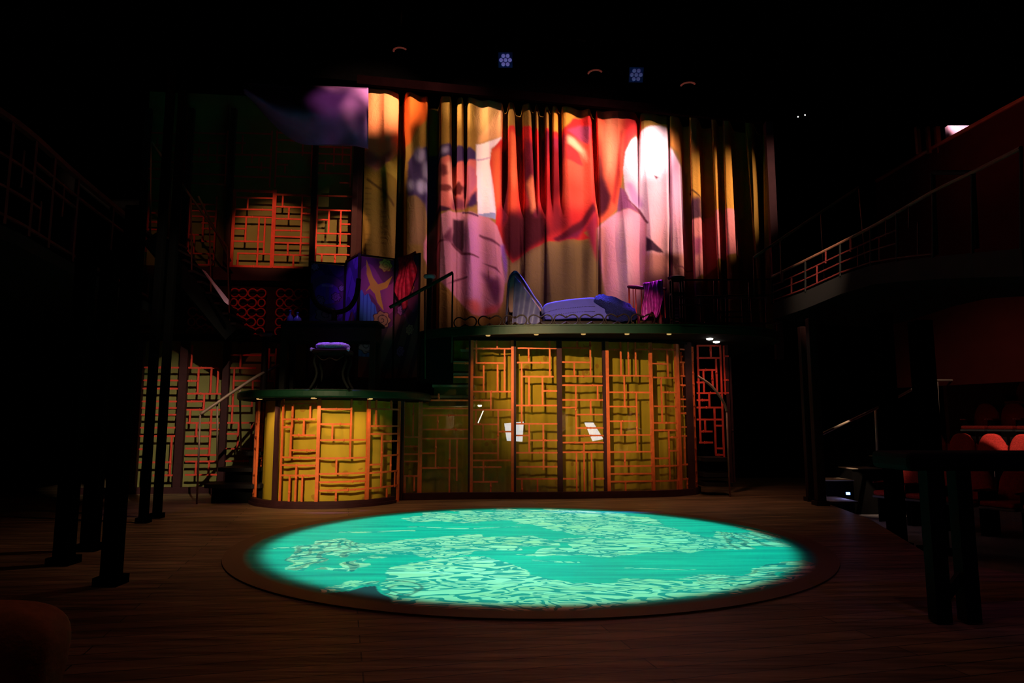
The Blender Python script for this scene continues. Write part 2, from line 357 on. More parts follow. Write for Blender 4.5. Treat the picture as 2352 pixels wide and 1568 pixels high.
PALE = [[(655, 1312), (668, 1268), (722, 1240), (790, 1238), (830, 1252), (900, 1242), (985, 1240), (1100, 1231), (1235, 1236), (1290, 1250), (1205, 1262), (1100, 1272), (1010, 1284), (900, 1277), (832, 1270), (740, 1286), (705, 1318)],
        [(730, 1314), (790, 1302), (826, 1288), (845, 1276), (905, 1284), (850, 1292), (800, 1312)],
        [(880, 1322), (930, 1300), (1000, 1284), (1120, 1283), (1185, 1300), (1220, 1325), (1330, 1345), (1450, 1334), (1560, 1338), (1800, 1328), (1862, 1298), (1868, 1322), (1800, 1346), (1500, 1390), (1300, 1410), (1100, 1430), (950, 1420), (900, 1385), (880, 1350)],
        [(700, 1364), (760, 1345), (872, 1338), (872, 1346), (800, 1356)],
        [(920, 1192), (1000, 1180), (1200, 1170), (1400, 1178), (1500, 1192), (1516, 1206), (1440, 1204), (1560, 1218), (1625, 1236), (1640, 1222), (1740, 1226), (1660, 1203), (1790, 1233), (1810, 1256), (1700, 1262), (1620, 1267), (1560, 1270), (1480, 1276), (1300, 1282), (1180, 1276), (1330, 1252), (1200, 1252), (1290, 1240), (1400, 1238), (1290, 1226), (1200, 1200), (950, 1202)],
        [(1540, 1330), (1700, 1322), (1780, 1300), (1860, 1292), (1850, 1306), (1760, 1332), (1640, 1340)]]
for p_ in PALE: pale = np.maximum(pale, inside(qx, qy, p_))
for x0, y0, x1, hh in [(1190, 1206, 1420, 2), (780, 1223, 960, 1.4), (1230, 1292, 1330, 1.6), (950, 1214, 1200, 1), (1340, 1222, 1500, 1.3), (620, 1262, 720, 1.6), (1420, 1310, 1600, 1.0)]:
    pale = np.maximum(pale, ((qx > x0) & (qx < x1) & (np.abs(ppy-y0-2*np.sin(ppx/40)) < hh))*0.8)
dark = inside(qx, qy, [(745, 1366), (872, 1352), (900, 1390), (960, 1412), (860, 1400)]).astype(float)
def feathers(cx, cy, x0, x1, y0, y1, k, sx=1.0):
    global dark, pale
    an = np.arctan2((qy-cy)*3.2, (qx-cx)*sx); reg = (ppx > x0) & (ppx < x1) & (qy > y0) & (qy < y1) & (pale > 0.5)
    rr = np.hypot((qy-cy)*3.2, qx-cx); st = reg & (np.sin(an*k+0.6*np.sin(rr/14.0)) > 0.45); dark = np.maximum(dark, st*0.55)
    flat_ = reg.astype(float); return flat_
feathers(842, 1234, 645, 826, 1238, 1318, 30)
feathers(1650, 1212, 1655, 1830, 1200, 1262, 30)
feathers(1560, 1330, 1600, 1870, 1288, 1345, 46)
dark = np.maximum(dark, (((np.abs(np.hypot((qx-905), (qy-1352)*3.0)-52) < 3) | (np.abs(np.hypot((qx-925), (qy-1358)*3.2)-26) < 2.5)) & (pale > 0.5))*0.7)
cols = np.zeros(vx.shape+(3,), np.float32); cols[..., 0] = pale; cols[..., 1] = dark
fr_ = np.clip((RG-2.49)/0.06, 0, 1); cols[..., 2] = fr_
mb = MB(); vs = np.stack([vx, vy, np.full_like(vx, 0.0)+0.012], -1).reshape(-1, 3)
mb.v = [tuple(v_) for v_ in vs.tolist()]
mb.f = [(i*NT+k, i*NT+(k+1) % NT, (i+1)*NT+(k+1) % NT, (i+1)*NT+k) for i in range(NR-1) for k in range(NT)]+[tuple(range(NT))]
nb = len(mb.v); mb.v += [(RC.x+RR*math.cos(a_), RC.y+RR*math.sin(a_), 0.0) for a_ in ang]
mb.f += [((NR-1)*NT+k, (NR-1)*NT+(k+1) % NT, nb+(k+1) % NT, nb+k) for k in range(NT)]
m, t, b = newmat('painted_revolve'); a = t.nodes.new('ShaderNodeVertexColor'); a.layer_name = 'paint'
sx_ = t.nodes.new('ShaderNodeSeparateColor'); t.links.new(a.outputs[0], sx_.inputs[0])
tc = t.nodes.new('ShaderNodeTexCoord')
def vor(scale, sc3, thr):
    mp = t.nodes.new('ShaderNodeMapping'); mp.inputs['Scale'].default_value = sc3; t.links.new(tc.outputs['Object'], mp.inputs[0])
    nn = t.nodes.new('ShaderNodeTexNoise'); nn.inputs['Scale'].default_value = 3.2; nn.inputs['Detail'].default_value = 3; t.links.new(mp.outputs[0], nn.inputs['Vector'])
    ad = t.nodes.new('ShaderNodeMixRGB'); ad.blend_type = 'ADD'; ad.inputs[0].default_value = 0.35; t.links.new(mp.outputs[0], ad.inputs[1]); t.links.new(nn.outputs[1], ad.inputs[2])
    v = t.nodes.new('ShaderNodeTexVoronoi'); v.feature = 'DISTANCE_TO_EDGE'; v.inputs['Scale'].default_value = scale; t.links.new(ad.outputs[0], v.inputs['Vector'])
    l_ = t.nodes.new('ShaderNodeMath'); l_.operation = 'GREATER_THAN'; l_.inputs[1].default_value = thr; t.links.new(v.outputs[0], l_.inputs[0])
    return l_
v1 = vor(5.2, (0.6, 1.6, 1), 0.07); v2 = vor(12, (0.5, 1.2, 1), 0.06)
mulv = t.nodes.new('ShaderNodeMath'); mulv.operation = 'MULTIPLY'; t.links.new(v1.outputs[0], mulv.inputs[0])
ns = t.nodes.new('ShaderNodeTexNoise'); ns.inputs['Scale'].default_value = 1.3; t.links.new(tc.outputs['Object'], ns.inputs['Vector'])
gs = t.nodes.new('ShaderNodeMath'); gs.operation = 'GREATER_THAN'; gs.inputs[1].default_value = 0.52; t.links.new(ns.outputs[0], gs.inputs[0])
mxv = t.nodes.new('ShaderNodeMath'); mxv.operation = 'MAXIMUM'; t.links.new(v2.outputs[0], mxv.inputs[0]); t.links.new(gs.outputs[0], mxv.inputs[1]); t.links.new(mxv.outputs[0], mulv.inputs[1])
# scroll-like markings on the creature's lower body
mps = t.nodes.new('ShaderNodeMapping'); mps.inputs['Scale'].default_value = (0.8, 1.5, 1); t.links.new(tc.outputs['Object'], mps.inputs[0])
nsc = t.nodes.new('ShaderNodeTexNoise'); nsc.inputs['Scale'].default_value = 1.9; nsc.inputs['Detail'].default_value = 2.5; nsc.inputs['Distortion'].default_value = 1.5; t.links.new(mps.outputs[0], nsc.inputs['Vector'])
mfx = t.nodes.new('ShaderNodeMath'); mfx.operation = 'MULTIPLY'; mfx.inputs[1].default_value = 7.5; t.links.new(nsc.outputs[0], mfx.inputs[0])
ffx = t.nodes.new('ShaderNodeMath'); ffx.operation = 'FRACT'; t.links.new(mfx.outputs[0], ffx.inputs[0])
gfx = t.nodes.new('ShaderNodeMath'); gfx.operation = 'GREATER_THAN'; gfx.inputs[1].default_value = 0.40; t.links.new(ffx.outputs[0], gfx.inputs[0])
sxyz = t.nodes.new('ShaderNodeSeparateXYZ'); t.links.new(tc.outputs['Object'], sxyz.inputs[0])
lsel = t.nodes.new('ShaderNodeMath'); lsel.operation = 'LESS_THAN'; lsel.inputs[1].default_value = -1.0; t.links.new(sxyz.outputs[1], lsel.inputs[0])
msel = t.nodes.new('ShaderNodeMix'); msel.data_type = 'FLOAT'; t.links.new(lsel.outputs[0], msel.inputs[0]); t.links.new(mulv.outputs[0], msel.inputs[2]); t.links.new(gfx.outputs[0], msel.inputs[3])
pm = t.nodes.new('ShaderNodeMath'); pm.operation = 'MULTIPLY'; t.links.new(msel.outputs[0], pm.inputs[0]); t.links.new(sx_.outputs[0], pm.inputs[1])
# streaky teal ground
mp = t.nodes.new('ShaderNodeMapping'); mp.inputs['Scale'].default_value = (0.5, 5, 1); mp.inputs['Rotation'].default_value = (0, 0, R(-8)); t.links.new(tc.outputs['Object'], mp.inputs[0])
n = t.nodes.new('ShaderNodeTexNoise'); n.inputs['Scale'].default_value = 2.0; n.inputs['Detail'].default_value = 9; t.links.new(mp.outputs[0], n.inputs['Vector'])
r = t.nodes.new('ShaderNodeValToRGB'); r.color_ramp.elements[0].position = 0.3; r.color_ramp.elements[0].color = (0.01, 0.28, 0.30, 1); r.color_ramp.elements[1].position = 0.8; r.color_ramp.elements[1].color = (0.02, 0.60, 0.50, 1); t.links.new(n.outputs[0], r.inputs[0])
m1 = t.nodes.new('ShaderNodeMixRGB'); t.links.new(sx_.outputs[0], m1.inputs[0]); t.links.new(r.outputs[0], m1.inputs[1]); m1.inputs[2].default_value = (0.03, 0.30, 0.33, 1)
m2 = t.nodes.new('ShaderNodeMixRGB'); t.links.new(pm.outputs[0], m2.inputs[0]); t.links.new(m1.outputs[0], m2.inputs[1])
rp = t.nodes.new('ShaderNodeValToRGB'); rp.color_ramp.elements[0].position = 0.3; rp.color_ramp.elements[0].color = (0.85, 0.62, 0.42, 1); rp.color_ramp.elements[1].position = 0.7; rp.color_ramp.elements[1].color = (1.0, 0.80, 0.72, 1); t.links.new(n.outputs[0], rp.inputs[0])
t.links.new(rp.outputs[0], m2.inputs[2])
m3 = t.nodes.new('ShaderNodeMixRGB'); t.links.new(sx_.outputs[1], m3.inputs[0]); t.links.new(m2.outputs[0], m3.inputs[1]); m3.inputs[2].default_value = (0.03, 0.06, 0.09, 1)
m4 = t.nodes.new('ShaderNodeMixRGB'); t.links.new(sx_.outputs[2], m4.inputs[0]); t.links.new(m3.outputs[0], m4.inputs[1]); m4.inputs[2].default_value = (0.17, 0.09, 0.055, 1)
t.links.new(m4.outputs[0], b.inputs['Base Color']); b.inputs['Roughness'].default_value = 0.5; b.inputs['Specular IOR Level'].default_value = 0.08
bp = t.nodes.new('ShaderNodeBump'); bp.inputs['Strength'].default_value = 0.15; t.links.new(n.outputs[0], bp.inputs['Height']); t.links.new(bp.outputs[0], b.inputs['Normal'])
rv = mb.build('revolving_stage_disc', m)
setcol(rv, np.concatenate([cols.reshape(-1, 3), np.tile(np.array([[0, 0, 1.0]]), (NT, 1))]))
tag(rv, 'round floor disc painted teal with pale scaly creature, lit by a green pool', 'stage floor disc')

# ---------------------------------------------------------------- painted figure curtain
def base_curt(px): return 11.5+(px-848)/(1700-848)*1.26
pxs = np.concatenate([np.arange(834, 1780, 1.5)])
def curt_poly():
    K = []
    def add(c, pts, soft=1.2): K.append((lin(c), pts, soft))
    W = 2000
    # olive gold ground
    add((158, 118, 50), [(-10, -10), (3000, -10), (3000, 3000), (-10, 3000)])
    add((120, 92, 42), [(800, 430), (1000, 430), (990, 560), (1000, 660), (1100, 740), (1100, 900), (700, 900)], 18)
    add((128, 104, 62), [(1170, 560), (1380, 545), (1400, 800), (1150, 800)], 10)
    # far left orange cloth
    add((236, 140, 92), [(800, 100), (960, 100), (925, 330), (916, 345), (895, 372), (868, 390), (838, 376), (830, 300)], 3)
    add((170, 90, 90), [(838, 340), (872, 360), (898, 345), (895, 372), (868, 390), (838, 378)], 5)
    add((200, 160, 70), [(870, 388), (900, 368), (925, 340), (925, 420), (912, 410)], 2)
    add((82, 56, 28), [(842, 408), (880, 432), (905, 470), (903, 476), (876, 437), (842, 414)], 1.5)
    # orange between
    add((206, 92, 30), [(926, 200), (995, 200), (984, 268), (958, 288), (942, 330), (926, 335)], 3)
    # gold face-like cloth, upper middle
    add((190, 145, 85), [(1095, 200), (1160, 200), (1150, 310), (1100, 328), (1090, 280)], 3)
    add((232, 170, 110), [(1100, 310), (1112, 300), (1135, 265), (1160, 240), (1160, 306), (1120, 322), (1095, 328)], 4)
    # hair
    add((62, 44, 88), [(934, 440), (938, 370), (955, 342), (985, 330), (1042, 329), (1080, 338), (1096, 352), (1100, 380), (1068, 372), (1050, 380), (1035, 358), (1012, 360), (1006, 400), (1008, 470), (985, 520), (975, 470), (955, 448), (938, 450)], 2)
    for cx, cy, rx, ry in [(965, 352, 13, 16), (968, 425, 12, 16), (978, 385, 6, 22), (1020, 343, 10, 7), (942, 425, 5, 12)]:
        add((176, 160, 205), [(cx+rx*math.cos(a), cy+ry*math.sin(a)) for a in np.linspace(0, 6.28, 20)], 5)
    add((120, 88, 60), [(940, 452), (958, 448), (975, 465), (980, 510), (975, 560), (940, 560)], 4)
    # face
    add((214, 108, 100), [(1008, 362), (1030, 357), (1042, 372), (1062, 368), (1095, 366), (1098, 455), (1070, 478), (1035, 480), (1005, 470), (1012, 430)], 2)
    add((245, 165, 145), [(1026, 370), (1038, 372), (1050, 420), (1040, 470), (1032, 440)], 4)
    add((110, 45, 50), [(1013, 372), (1026, 380), (1028, 400), (1016, 404), (1010, 390)], 3)
    add((96, 32, 34), [(1044, 424), (1054, 414), (1064, 430), (1058, 446), (1044, 444), (1038, 436)], 2)
    add((66, 26, 40), [(1062, 428), (1072, 412), (1072, 450), (1064, 456)], 2)
    add((120, 50, 50), [(1010, 420), (1030, 424), (1040, 430), (1030, 440), (1012, 436)], 2)
    add((120, 52, 70), [(1040, 446), (1070, 460), (1070, 480), (1035, 480)], 5)
    add((70, 28, 52), [(1005, 468), (1036, 478), (1030, 485), (1004, 485)], 2)
    add((60, 30, 70), [(1070, 474), (1080, 450), (1094, 436), (1096, 468), (1080, 478)], 3)
    add((190, 100, 120), [(1072, 375), (1090, 388), (1094, 420), (1080, 446), (1072, 470), (1070, 430)], 3)
    # sleeve
    add((250, 235, 235), [(1092, 331), (1122, 324), (1152, 308), (1150, 318), (1128, 340), (1124, 375), (1133, 430), (1138, 480), (1136, 500), (1097, 492), (1094, 400)], 1.5)
    add((205, 170, 200), [(1094, 364), (1126, 360), (1126, 363), (1094, 368)], 1)
    add((150, 160, 195), [(1098, 489), (1137, 486), (1136, 502), (1120, 497), (1098, 494)], 1)
    # red robe
    add((205, 42, 40), [(1152, 310), (1166, 288), (1200, 284), (1240, 296), (1270, 290), (1310, 270), (1360, 262), (1372, 420), (1375, 520), (1340, 530), (1356, 546), (1300, 550), (1250, 556), (1215, 575), (1176, 602), (1150, 560), (1136, 520), (1140, 470), (1132, 420), (1124, 372), (1130, 340)], 1.5)
    add((232, 104, 58), [(1128, 345), (1150, 330), (1150, 460), (1140, 480), (1132, 420)], 6)
    add((228, 88, 50), [(1168, 300), (1185, 300), (1195, 420), (1185, 500), (1168, 480)], 9)
    add((236, 90, 66), [(1290, 330), (1356, 310), (1366, 420), (1350, 470), (1310, 480), (1285, 440)], 12)
    add((120, 24, 44), [(1200, 310), (1228, 330), (1232, 400), (1215, 480), (1205, 400)], 6)
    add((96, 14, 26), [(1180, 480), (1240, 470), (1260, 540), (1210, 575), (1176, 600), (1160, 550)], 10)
    add((120, 20, 30), [(1262, 450), (1290, 470), (1310, 520), (1260, 545)], 9)
    add((140, 30, 60), [(1262, 316), (1300, 306), (1296, 360), (1270, 400)], 5)
    add((150, 62, 96), [(1302, 300), (1330, 282), (1356, 290), (1352, 330), (1325, 312)], 3)
    add((250, 190, 150), [(1302, 312), (1318, 316), (1345, 342), (1350, 372), (1335, 345), (1304, 330)], 4)
    add((215, 50, 52), [(1300, 330), (1326, 345), (1340, 376), (1300, 366)], 2)
    add((208, 150, 52), [(1268, 230), (1335, 230), (1320, 262), (1306, 284), (1288, 300), (1268, 300)], 2)
    add((120, 26, 60), [(1368, 430), (1366, 470), (1340, 506), (1300, 536), (1270, 548), (1280, 552), (1325, 545), (1350, 505), (1372, 475)], 4)
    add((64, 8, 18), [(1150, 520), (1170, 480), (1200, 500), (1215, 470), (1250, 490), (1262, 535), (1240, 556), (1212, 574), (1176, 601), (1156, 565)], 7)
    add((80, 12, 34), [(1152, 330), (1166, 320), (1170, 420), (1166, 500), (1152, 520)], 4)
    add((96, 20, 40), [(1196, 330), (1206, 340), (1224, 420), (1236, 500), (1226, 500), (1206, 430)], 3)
    add((250, 140, 90), [(1210, 420), (1222, 400), (1230, 470), (1222, 490)], 4)
    add((120, 14, 26), [(1262, 330), (1290, 345), (1292, 430), (1276, 470), (1262, 450)], 7)
    add((90, 12, 40), [(1240, 300), (1262, 296), (1258, 350), (1246, 420)], 4)
    add((250, 120, 70), [(1176, 300), (1184, 306), (1188, 400), (1180, 440), (1173, 400)], 4)
    add((88, 14, 30), [(1268, 548), (1300, 528), (1335, 500), (1362, 462), (1368, 478), (1345, 512), (1312, 540), (1280, 553)], 3)
    for k_ in range(0): add((150, 26, 34), [(1296+k_*9, 400+6*k_), (1299+k_*9, 400+6*k_), (1303+k_*8, 500-4*k_), (1300+k_*8, 502-4*k_)], 2)
    # robe, right part
    add((238, 96, 60), [(1364, 240), (1470, 240), (1466, 290), (1440, 340), (1432, 380), (1424, 440), (1416, 478), (1400, 495), (1372, 515), (1366, 470)], 1.5)
    add((214, 50, 50), [(1432, 250), (1466, 260), (1470, 300), (1445, 330), (1428, 400)], 6)
    add((96, 28, 50), [(1372, 400), (1392, 415), (1400, 450), (1390, 480), (1374, 500)], 6)
    add((240, 150, 110), [(1384, 280), (1420, 270), (1412, 400), (1396, 420)], 12)
    add((150, 34, 60), [(1344, 520), (1372, 480), (1370, 600), (1362, 580)], 4)
    add((70, 14, 30), [(1374, 300), (1380, 330), (1388, 420), (1404, 452), (1396, 480), (1378, 500), (1372, 420)], 5)
    add((180, 50, 40), [(1404, 460), (1416, 380), (1424, 300), (1430, 300), (1424, 400), (1412, 470)], 3)
    add((250, 170, 120), [(1392, 260), (1402, 258), (1404, 380), (1396, 400)], 5)
    # big white shoulder
    add((250, 222, 226), [(1470, 300), (1484, 292), (1516, 284), (1530, 290), (1536, 330), (1560, 374), (1564, 420), (1568, 500), (1576, 640), (1500, 640), (1486, 580), (1484, 510), (1470, 486), (1450, 470), (1436, 440), (1431, 390), (1436, 350), (1450, 322)], 1.5)
    add((250, 180, 190), [(1484, 460), (1530, 430), (1540, 640), (1500, 640), (1486, 560)], 20)
    add((205, 150, 190), [(1436, 420), (1452, 420), (1480, 470), (1470, 480), (1448, 468)], 5)
    add((240, 180, 205), [(1538, 340), (1560, 380), (1572, 540), (1576, 640), (1556, 640), (1540, 500)], 6)
    add((150, 80, 120), [(1424, 430), (1434, 436), (1450, 470), (1476, 490), (1450, 482), (1430, 480), (1416, 500), (1418, 470)], 2)
    # knee / leg
    add((236, 160, 176), [(1372, 520), (1396, 500), (1416, 486), (1444, 480), (1470, 490), (1484, 512), (1484, 575), (1480, 640), (1470, 720), (1450, 740), (1398, 720), (1388, 660), (1378, 600)], 2)
    add((250, 200, 205), [(1418, 500), (1446, 495), (1448, 620), (1440, 700), (1425, 700)], 9)
    add((206, 130, 110), [(1374, 520), (1388, 515), (1396, 620), (1392, 690), (1382, 620)], 7)
    add((205, 140, 130), [(1486, 580), (1576, 580), (1600, 640), (1600, 700), (1470, 720), (1480, 640)], 6)
    add((120, 70, 80), [(1484, 632), (1560, 620), (1600, 650), (1600, 760), (1470, 760)], 12)
    add((70, 40, 62), [(1484, 542), (1520, 572), (1524, 578), (1484, 576)], 1.5)
    add((90, 50, 50), [(1528, 575), (1560, 590), (1556, 630), (1534, 600)], 5)
    # left lobes of the seated figure
    add((214, 138, 148), [(1030, 484), (1004, 494), (985, 520), (974, 555), (974, 590), (990, 622), (1022, 655), (1045, 680), (1068, 705), (1084, 722), (1110, 724), (1140, 715), (1154, 690), (1160, 640), (1150, 590), (1156, 560), (1140, 515), (1120, 497), (1080, 487)], 1.5)
    add((230, 150, 190), [(1068, 500), (1096, 495), (1102, 600), (1100, 700), (1072, 690), (1064, 600)], 8)  # lilac band: light on this strip of cloth put into the paint
    add((70, 34, 44), [(1040, 502), (1066, 504), (1066, 560), (1064, 580), (1042, 566), (1036, 550), (1040, 530)], 2)
    add((130, 66, 84), [(1015, 545), (1036, 520), (1038, 560), (1018, 548)], 3)
    add((120, 60, 70), [(1036, 556), (1064, 578), (1100, 588), (1100, 591), (1060, 584), (1036, 562)], 1.2)
    add((120, 60, 78), [(1100, 536), (1130, 546), (1148, 560), (1150, 566), (1128, 553), (1100, 541)], 1.5)
    add((110, 56, 86), [(1104, 620), (1136, 640), (1146, 666), (1134, 690), (1124, 660), (1104, 626)], 6)
    add((236, 110, 100), [(1064, 688), (1100, 690), (1104, 722), (1084, 722)], 7)
    add((220, 96, 96), [(1110, 706), (1152, 694), (1140, 718), (1110, 724)], 5)
    add((150, 96, 180), [(1148, 560), (1156, 560), (1164, 600), (1162, 650), (1156, 610)], 3)
    add((100, 56, 80), [(1062, 484), (1098, 492), (1098, 497), (1062, 489)], 1)
    # folds and contour strokes
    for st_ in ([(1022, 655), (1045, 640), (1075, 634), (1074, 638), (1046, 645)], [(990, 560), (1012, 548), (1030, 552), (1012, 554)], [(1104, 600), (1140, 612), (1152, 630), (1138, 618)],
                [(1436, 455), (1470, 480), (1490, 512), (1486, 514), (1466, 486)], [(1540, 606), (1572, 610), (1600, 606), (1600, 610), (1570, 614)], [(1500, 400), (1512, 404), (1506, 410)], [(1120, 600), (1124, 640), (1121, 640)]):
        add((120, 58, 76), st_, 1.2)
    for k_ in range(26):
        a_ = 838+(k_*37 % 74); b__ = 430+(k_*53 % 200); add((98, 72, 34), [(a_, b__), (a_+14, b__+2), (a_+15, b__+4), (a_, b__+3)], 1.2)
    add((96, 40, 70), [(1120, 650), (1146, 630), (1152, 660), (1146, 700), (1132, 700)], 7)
    add((150, 80, 96), [(976, 560), (986, 530), (1004, 512), (1000, 560), (1006, 610), (990, 610)], 6)
    # right strips
    add((222, 142, 62), [(1536, 240), (1700, 240), (1700, 352), (1600, 355), (1570, 380), (1556, 346), (1540, 332)], 3)
    add((214, 160, 62), [(1576, 356), (1605, 344), (1700, 342), (1720, 480), (1610, 484), (1580, 450)], 3)
    add((86, 50, 70), [(1583, 454), (1610, 448), (1612, 500), (1585, 505)], 5)
    add((90, 60, 30), [(1580, 425), (1608, 448), (1608, 452), (1580, 430)], 1)
    add((238, 150, 150), [(1584, 504), (1612, 496), (1612, 484), (1650, 480), (1690, 478), (1696, 578), (1650, 592), (1610, 628), (1590, 642)], 1.5)
    add((170, 80, 120), [(1590, 545), (1612, 540), (1608, 580), (1592, 585)], 5)
    add((150, 118, 42), [(1700, 200), (1800, 200), (1800, 760), (1700, 760)], 3)
    return K
H_, W_ = 560, 960; OX, OY = 825, 205       # raster of the painting in curtain space
gy, gx = np.mgrid[0:H_, 0:W_]; gxf = gx+OX+0.0; gyf = gy+OY+0.0
img = np.zeros((H_, W_, 3))
def blur(a, s):
    if s < 0.6: return a
    k = int(s*2.5)+1; g = np.exp(-0.5*(np.arange(-k, k+1)/s)**2); g /= g.sum()
    b_ = np.pad(a, ((k, k), (0, 0)), 'edge'); out = sum(g[i]*b_[i:i+a.shape[0]] for i in range(2*k+1))
    b_ = np.pad(out, ((0, 0), (k, k)), 'edge'); return sum(g[i]*b_[:, i:i+a.shape[1]] for i in range(2*k+1))
for c_, pts_, s_ in curt_poly():
    mk = blur(inside(gxf, gyf, pts_).astype(float), s_*0.8)[..., None]
    img = img*(1-mk)+np.array(c_)*mk
# dark recesses: (x at top, half width, depth at top | x at bottom, half width, depth at bottom)
FOLD = [(924, 6, .5, 916, 13, .5), (998, 14, .55, 992, 12, .5), (1043.5, 6.5, .45, 1043, 6, .02), (1069, 5, .4, 1070, 4, .0),
        (1161, 6, .45, 1160, 10, .02), (1190, 9, .5, 1198, 7, .02), (1224, 5.5, .4, 1232, 3, .0), (1243.5, 8, .5, 1246, 8, .02), (1264, 4, .4, 1266, 4, .0),
        (1285, 4.5, .3, 1290, 5, .0), (1361.5, 6, .45, 1372, 6, .06), (1465, 5, .25, 1465, 1, .0), (1534.5, 2.4, .25, 1538, 3, .05),
        (1570, 11, .42, 1584, 11, .40), (1617, 14, .45, 1634, 18, .45), (1650, 8, .35, 1666, 6, .25), (1690, 16, .5, 1722, 22, .5), (1738, 10, .5, 1754, 2, .4)]
ztop = 7.02; zbot = 2.62; NZ = 300
zs = np.linspace(ztop, zbot, NZ)
bx = np.array([P(x, 480, base_curt(x))[:] for x in pxs])
X0 = np.tile(bx[:, 0], (NZ, 1)); Y0 = np.tile(bx[:, 1], (NZ, 1)); Z0 = np.tile(zs[:, None], (1, len(pxs)))
cpx, cpy = proj(X0, Y0, Z0)
tt = np.clip((cpy-240)/500.0, 0, 1)
off = np.zeros_like(X0)
for xa, wa, da, xb, wb, db in FOLD:
    te = np.clip((cpy-240)/260.0, 0, 1) if db < 0.1 else tt
    c_ = xa+(xb-xa)*te; hw = wa+(wb-wa)*te; d_ = da+(db-da)*te**1.3
    s_ = 1/(1+np.exp(-(hw-np.abs(cpx-c_))/0.9)); off = np.maximum(off, d_*s_)
off += 0.045*np.abs(np.sin(cpx/19.0+0.7*np.sin(cpy/160.0)))+0.02*np.sin(cpx/11.0+np.sin(cpy/90.0))+0.025*np.sin(cpx/7.3+1.2)+0.03*np.sin(cpx/31+2)
ix = np.clip(cpx-OX, 0, W_-1.001); iy = np.clip(cpy-OY, 0, H_-1.001)
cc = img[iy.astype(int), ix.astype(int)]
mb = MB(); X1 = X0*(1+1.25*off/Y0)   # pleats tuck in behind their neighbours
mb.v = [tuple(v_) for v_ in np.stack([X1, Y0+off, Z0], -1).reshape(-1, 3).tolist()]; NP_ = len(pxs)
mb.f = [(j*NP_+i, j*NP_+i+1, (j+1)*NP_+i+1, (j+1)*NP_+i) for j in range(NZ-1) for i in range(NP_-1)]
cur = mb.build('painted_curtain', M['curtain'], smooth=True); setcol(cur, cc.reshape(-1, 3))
md = cur.modifiers.new('solid', 'SOLIDIFY'); md.thickness = 0.008
tag(cur, 'tall pleated stage curtain painted with a giant reclining figure in red robe', 'curtain')
# track above it
M['velvet'] = mat('black_velvet', (0.0012, 0.001, 0.001), 1.0, spec=0.0)
M['trackp'] = mat('dark_maroon_batten', (0.003, 0.0008, 0.001), 0.95, spec=0.0)
mb = MB(); mb.beam((-2.7, 11.26, 7.06), (4.9, 12.62, 6.97), 0.08, 0.16)
tr_ = mb.build('curtain_track', M['trackp']); tag(tr_, 'long dark batten running above the painted curtain', 'curtain track')
mb = MB(); mb.prism([(-7, 10.9), (6.5, 13.3), (6.5, 13.2), (-7, 10.8)], 7.2, 9.48)
tag(mb.build('black_border', M['velvet']), 'black masking border hanging above the painted curtain', 'curtain')
# tall slim flat right of the curtain
mb = MB(); p = P(1774, 480, 12.6); mb.box((p.x, p.y, 4.6), (0.14, 0.1, 4.6)); tag(mb.build('curtain_leg_post', M['post']), 'slim dark upright at the right end of the painted curtain', 'post')
# purple swag
def swag(u, v):
    s = u/59.0; q = v/29.0
    px = 560+(846-560)*s
    top = 190+12*s; bot = 214+116*min(1, (math.sin(min(1, s*1.9)*math.pi/2)))**1.2+6*s+ (6*max(0, s-0.9)*10)
    py = top+(bot-top)*q
    Y = 10.9+0.16*math.sin(q*7+2.8*s)*(1-s)**0.5+0.14*math.sin(s*20)*max(0, s-0.45)+0.25*s-0.25*q*(1-q)*4
    return P(px, py, Y)
mb = MB(); mb.grid(60, 30, swag)
tag(mb.build('purple_swag', M['purple'], smooth=True, solid=0.01), 'purple cloth swag drooping at the upper left end of the painted curtain', 'drape')
spot((-1.2, 6.5, 8.2), (-2.95, 11.0, 6.45), 200, (0.95, 0.45, 0.85), 13, 1.0, 0.05)

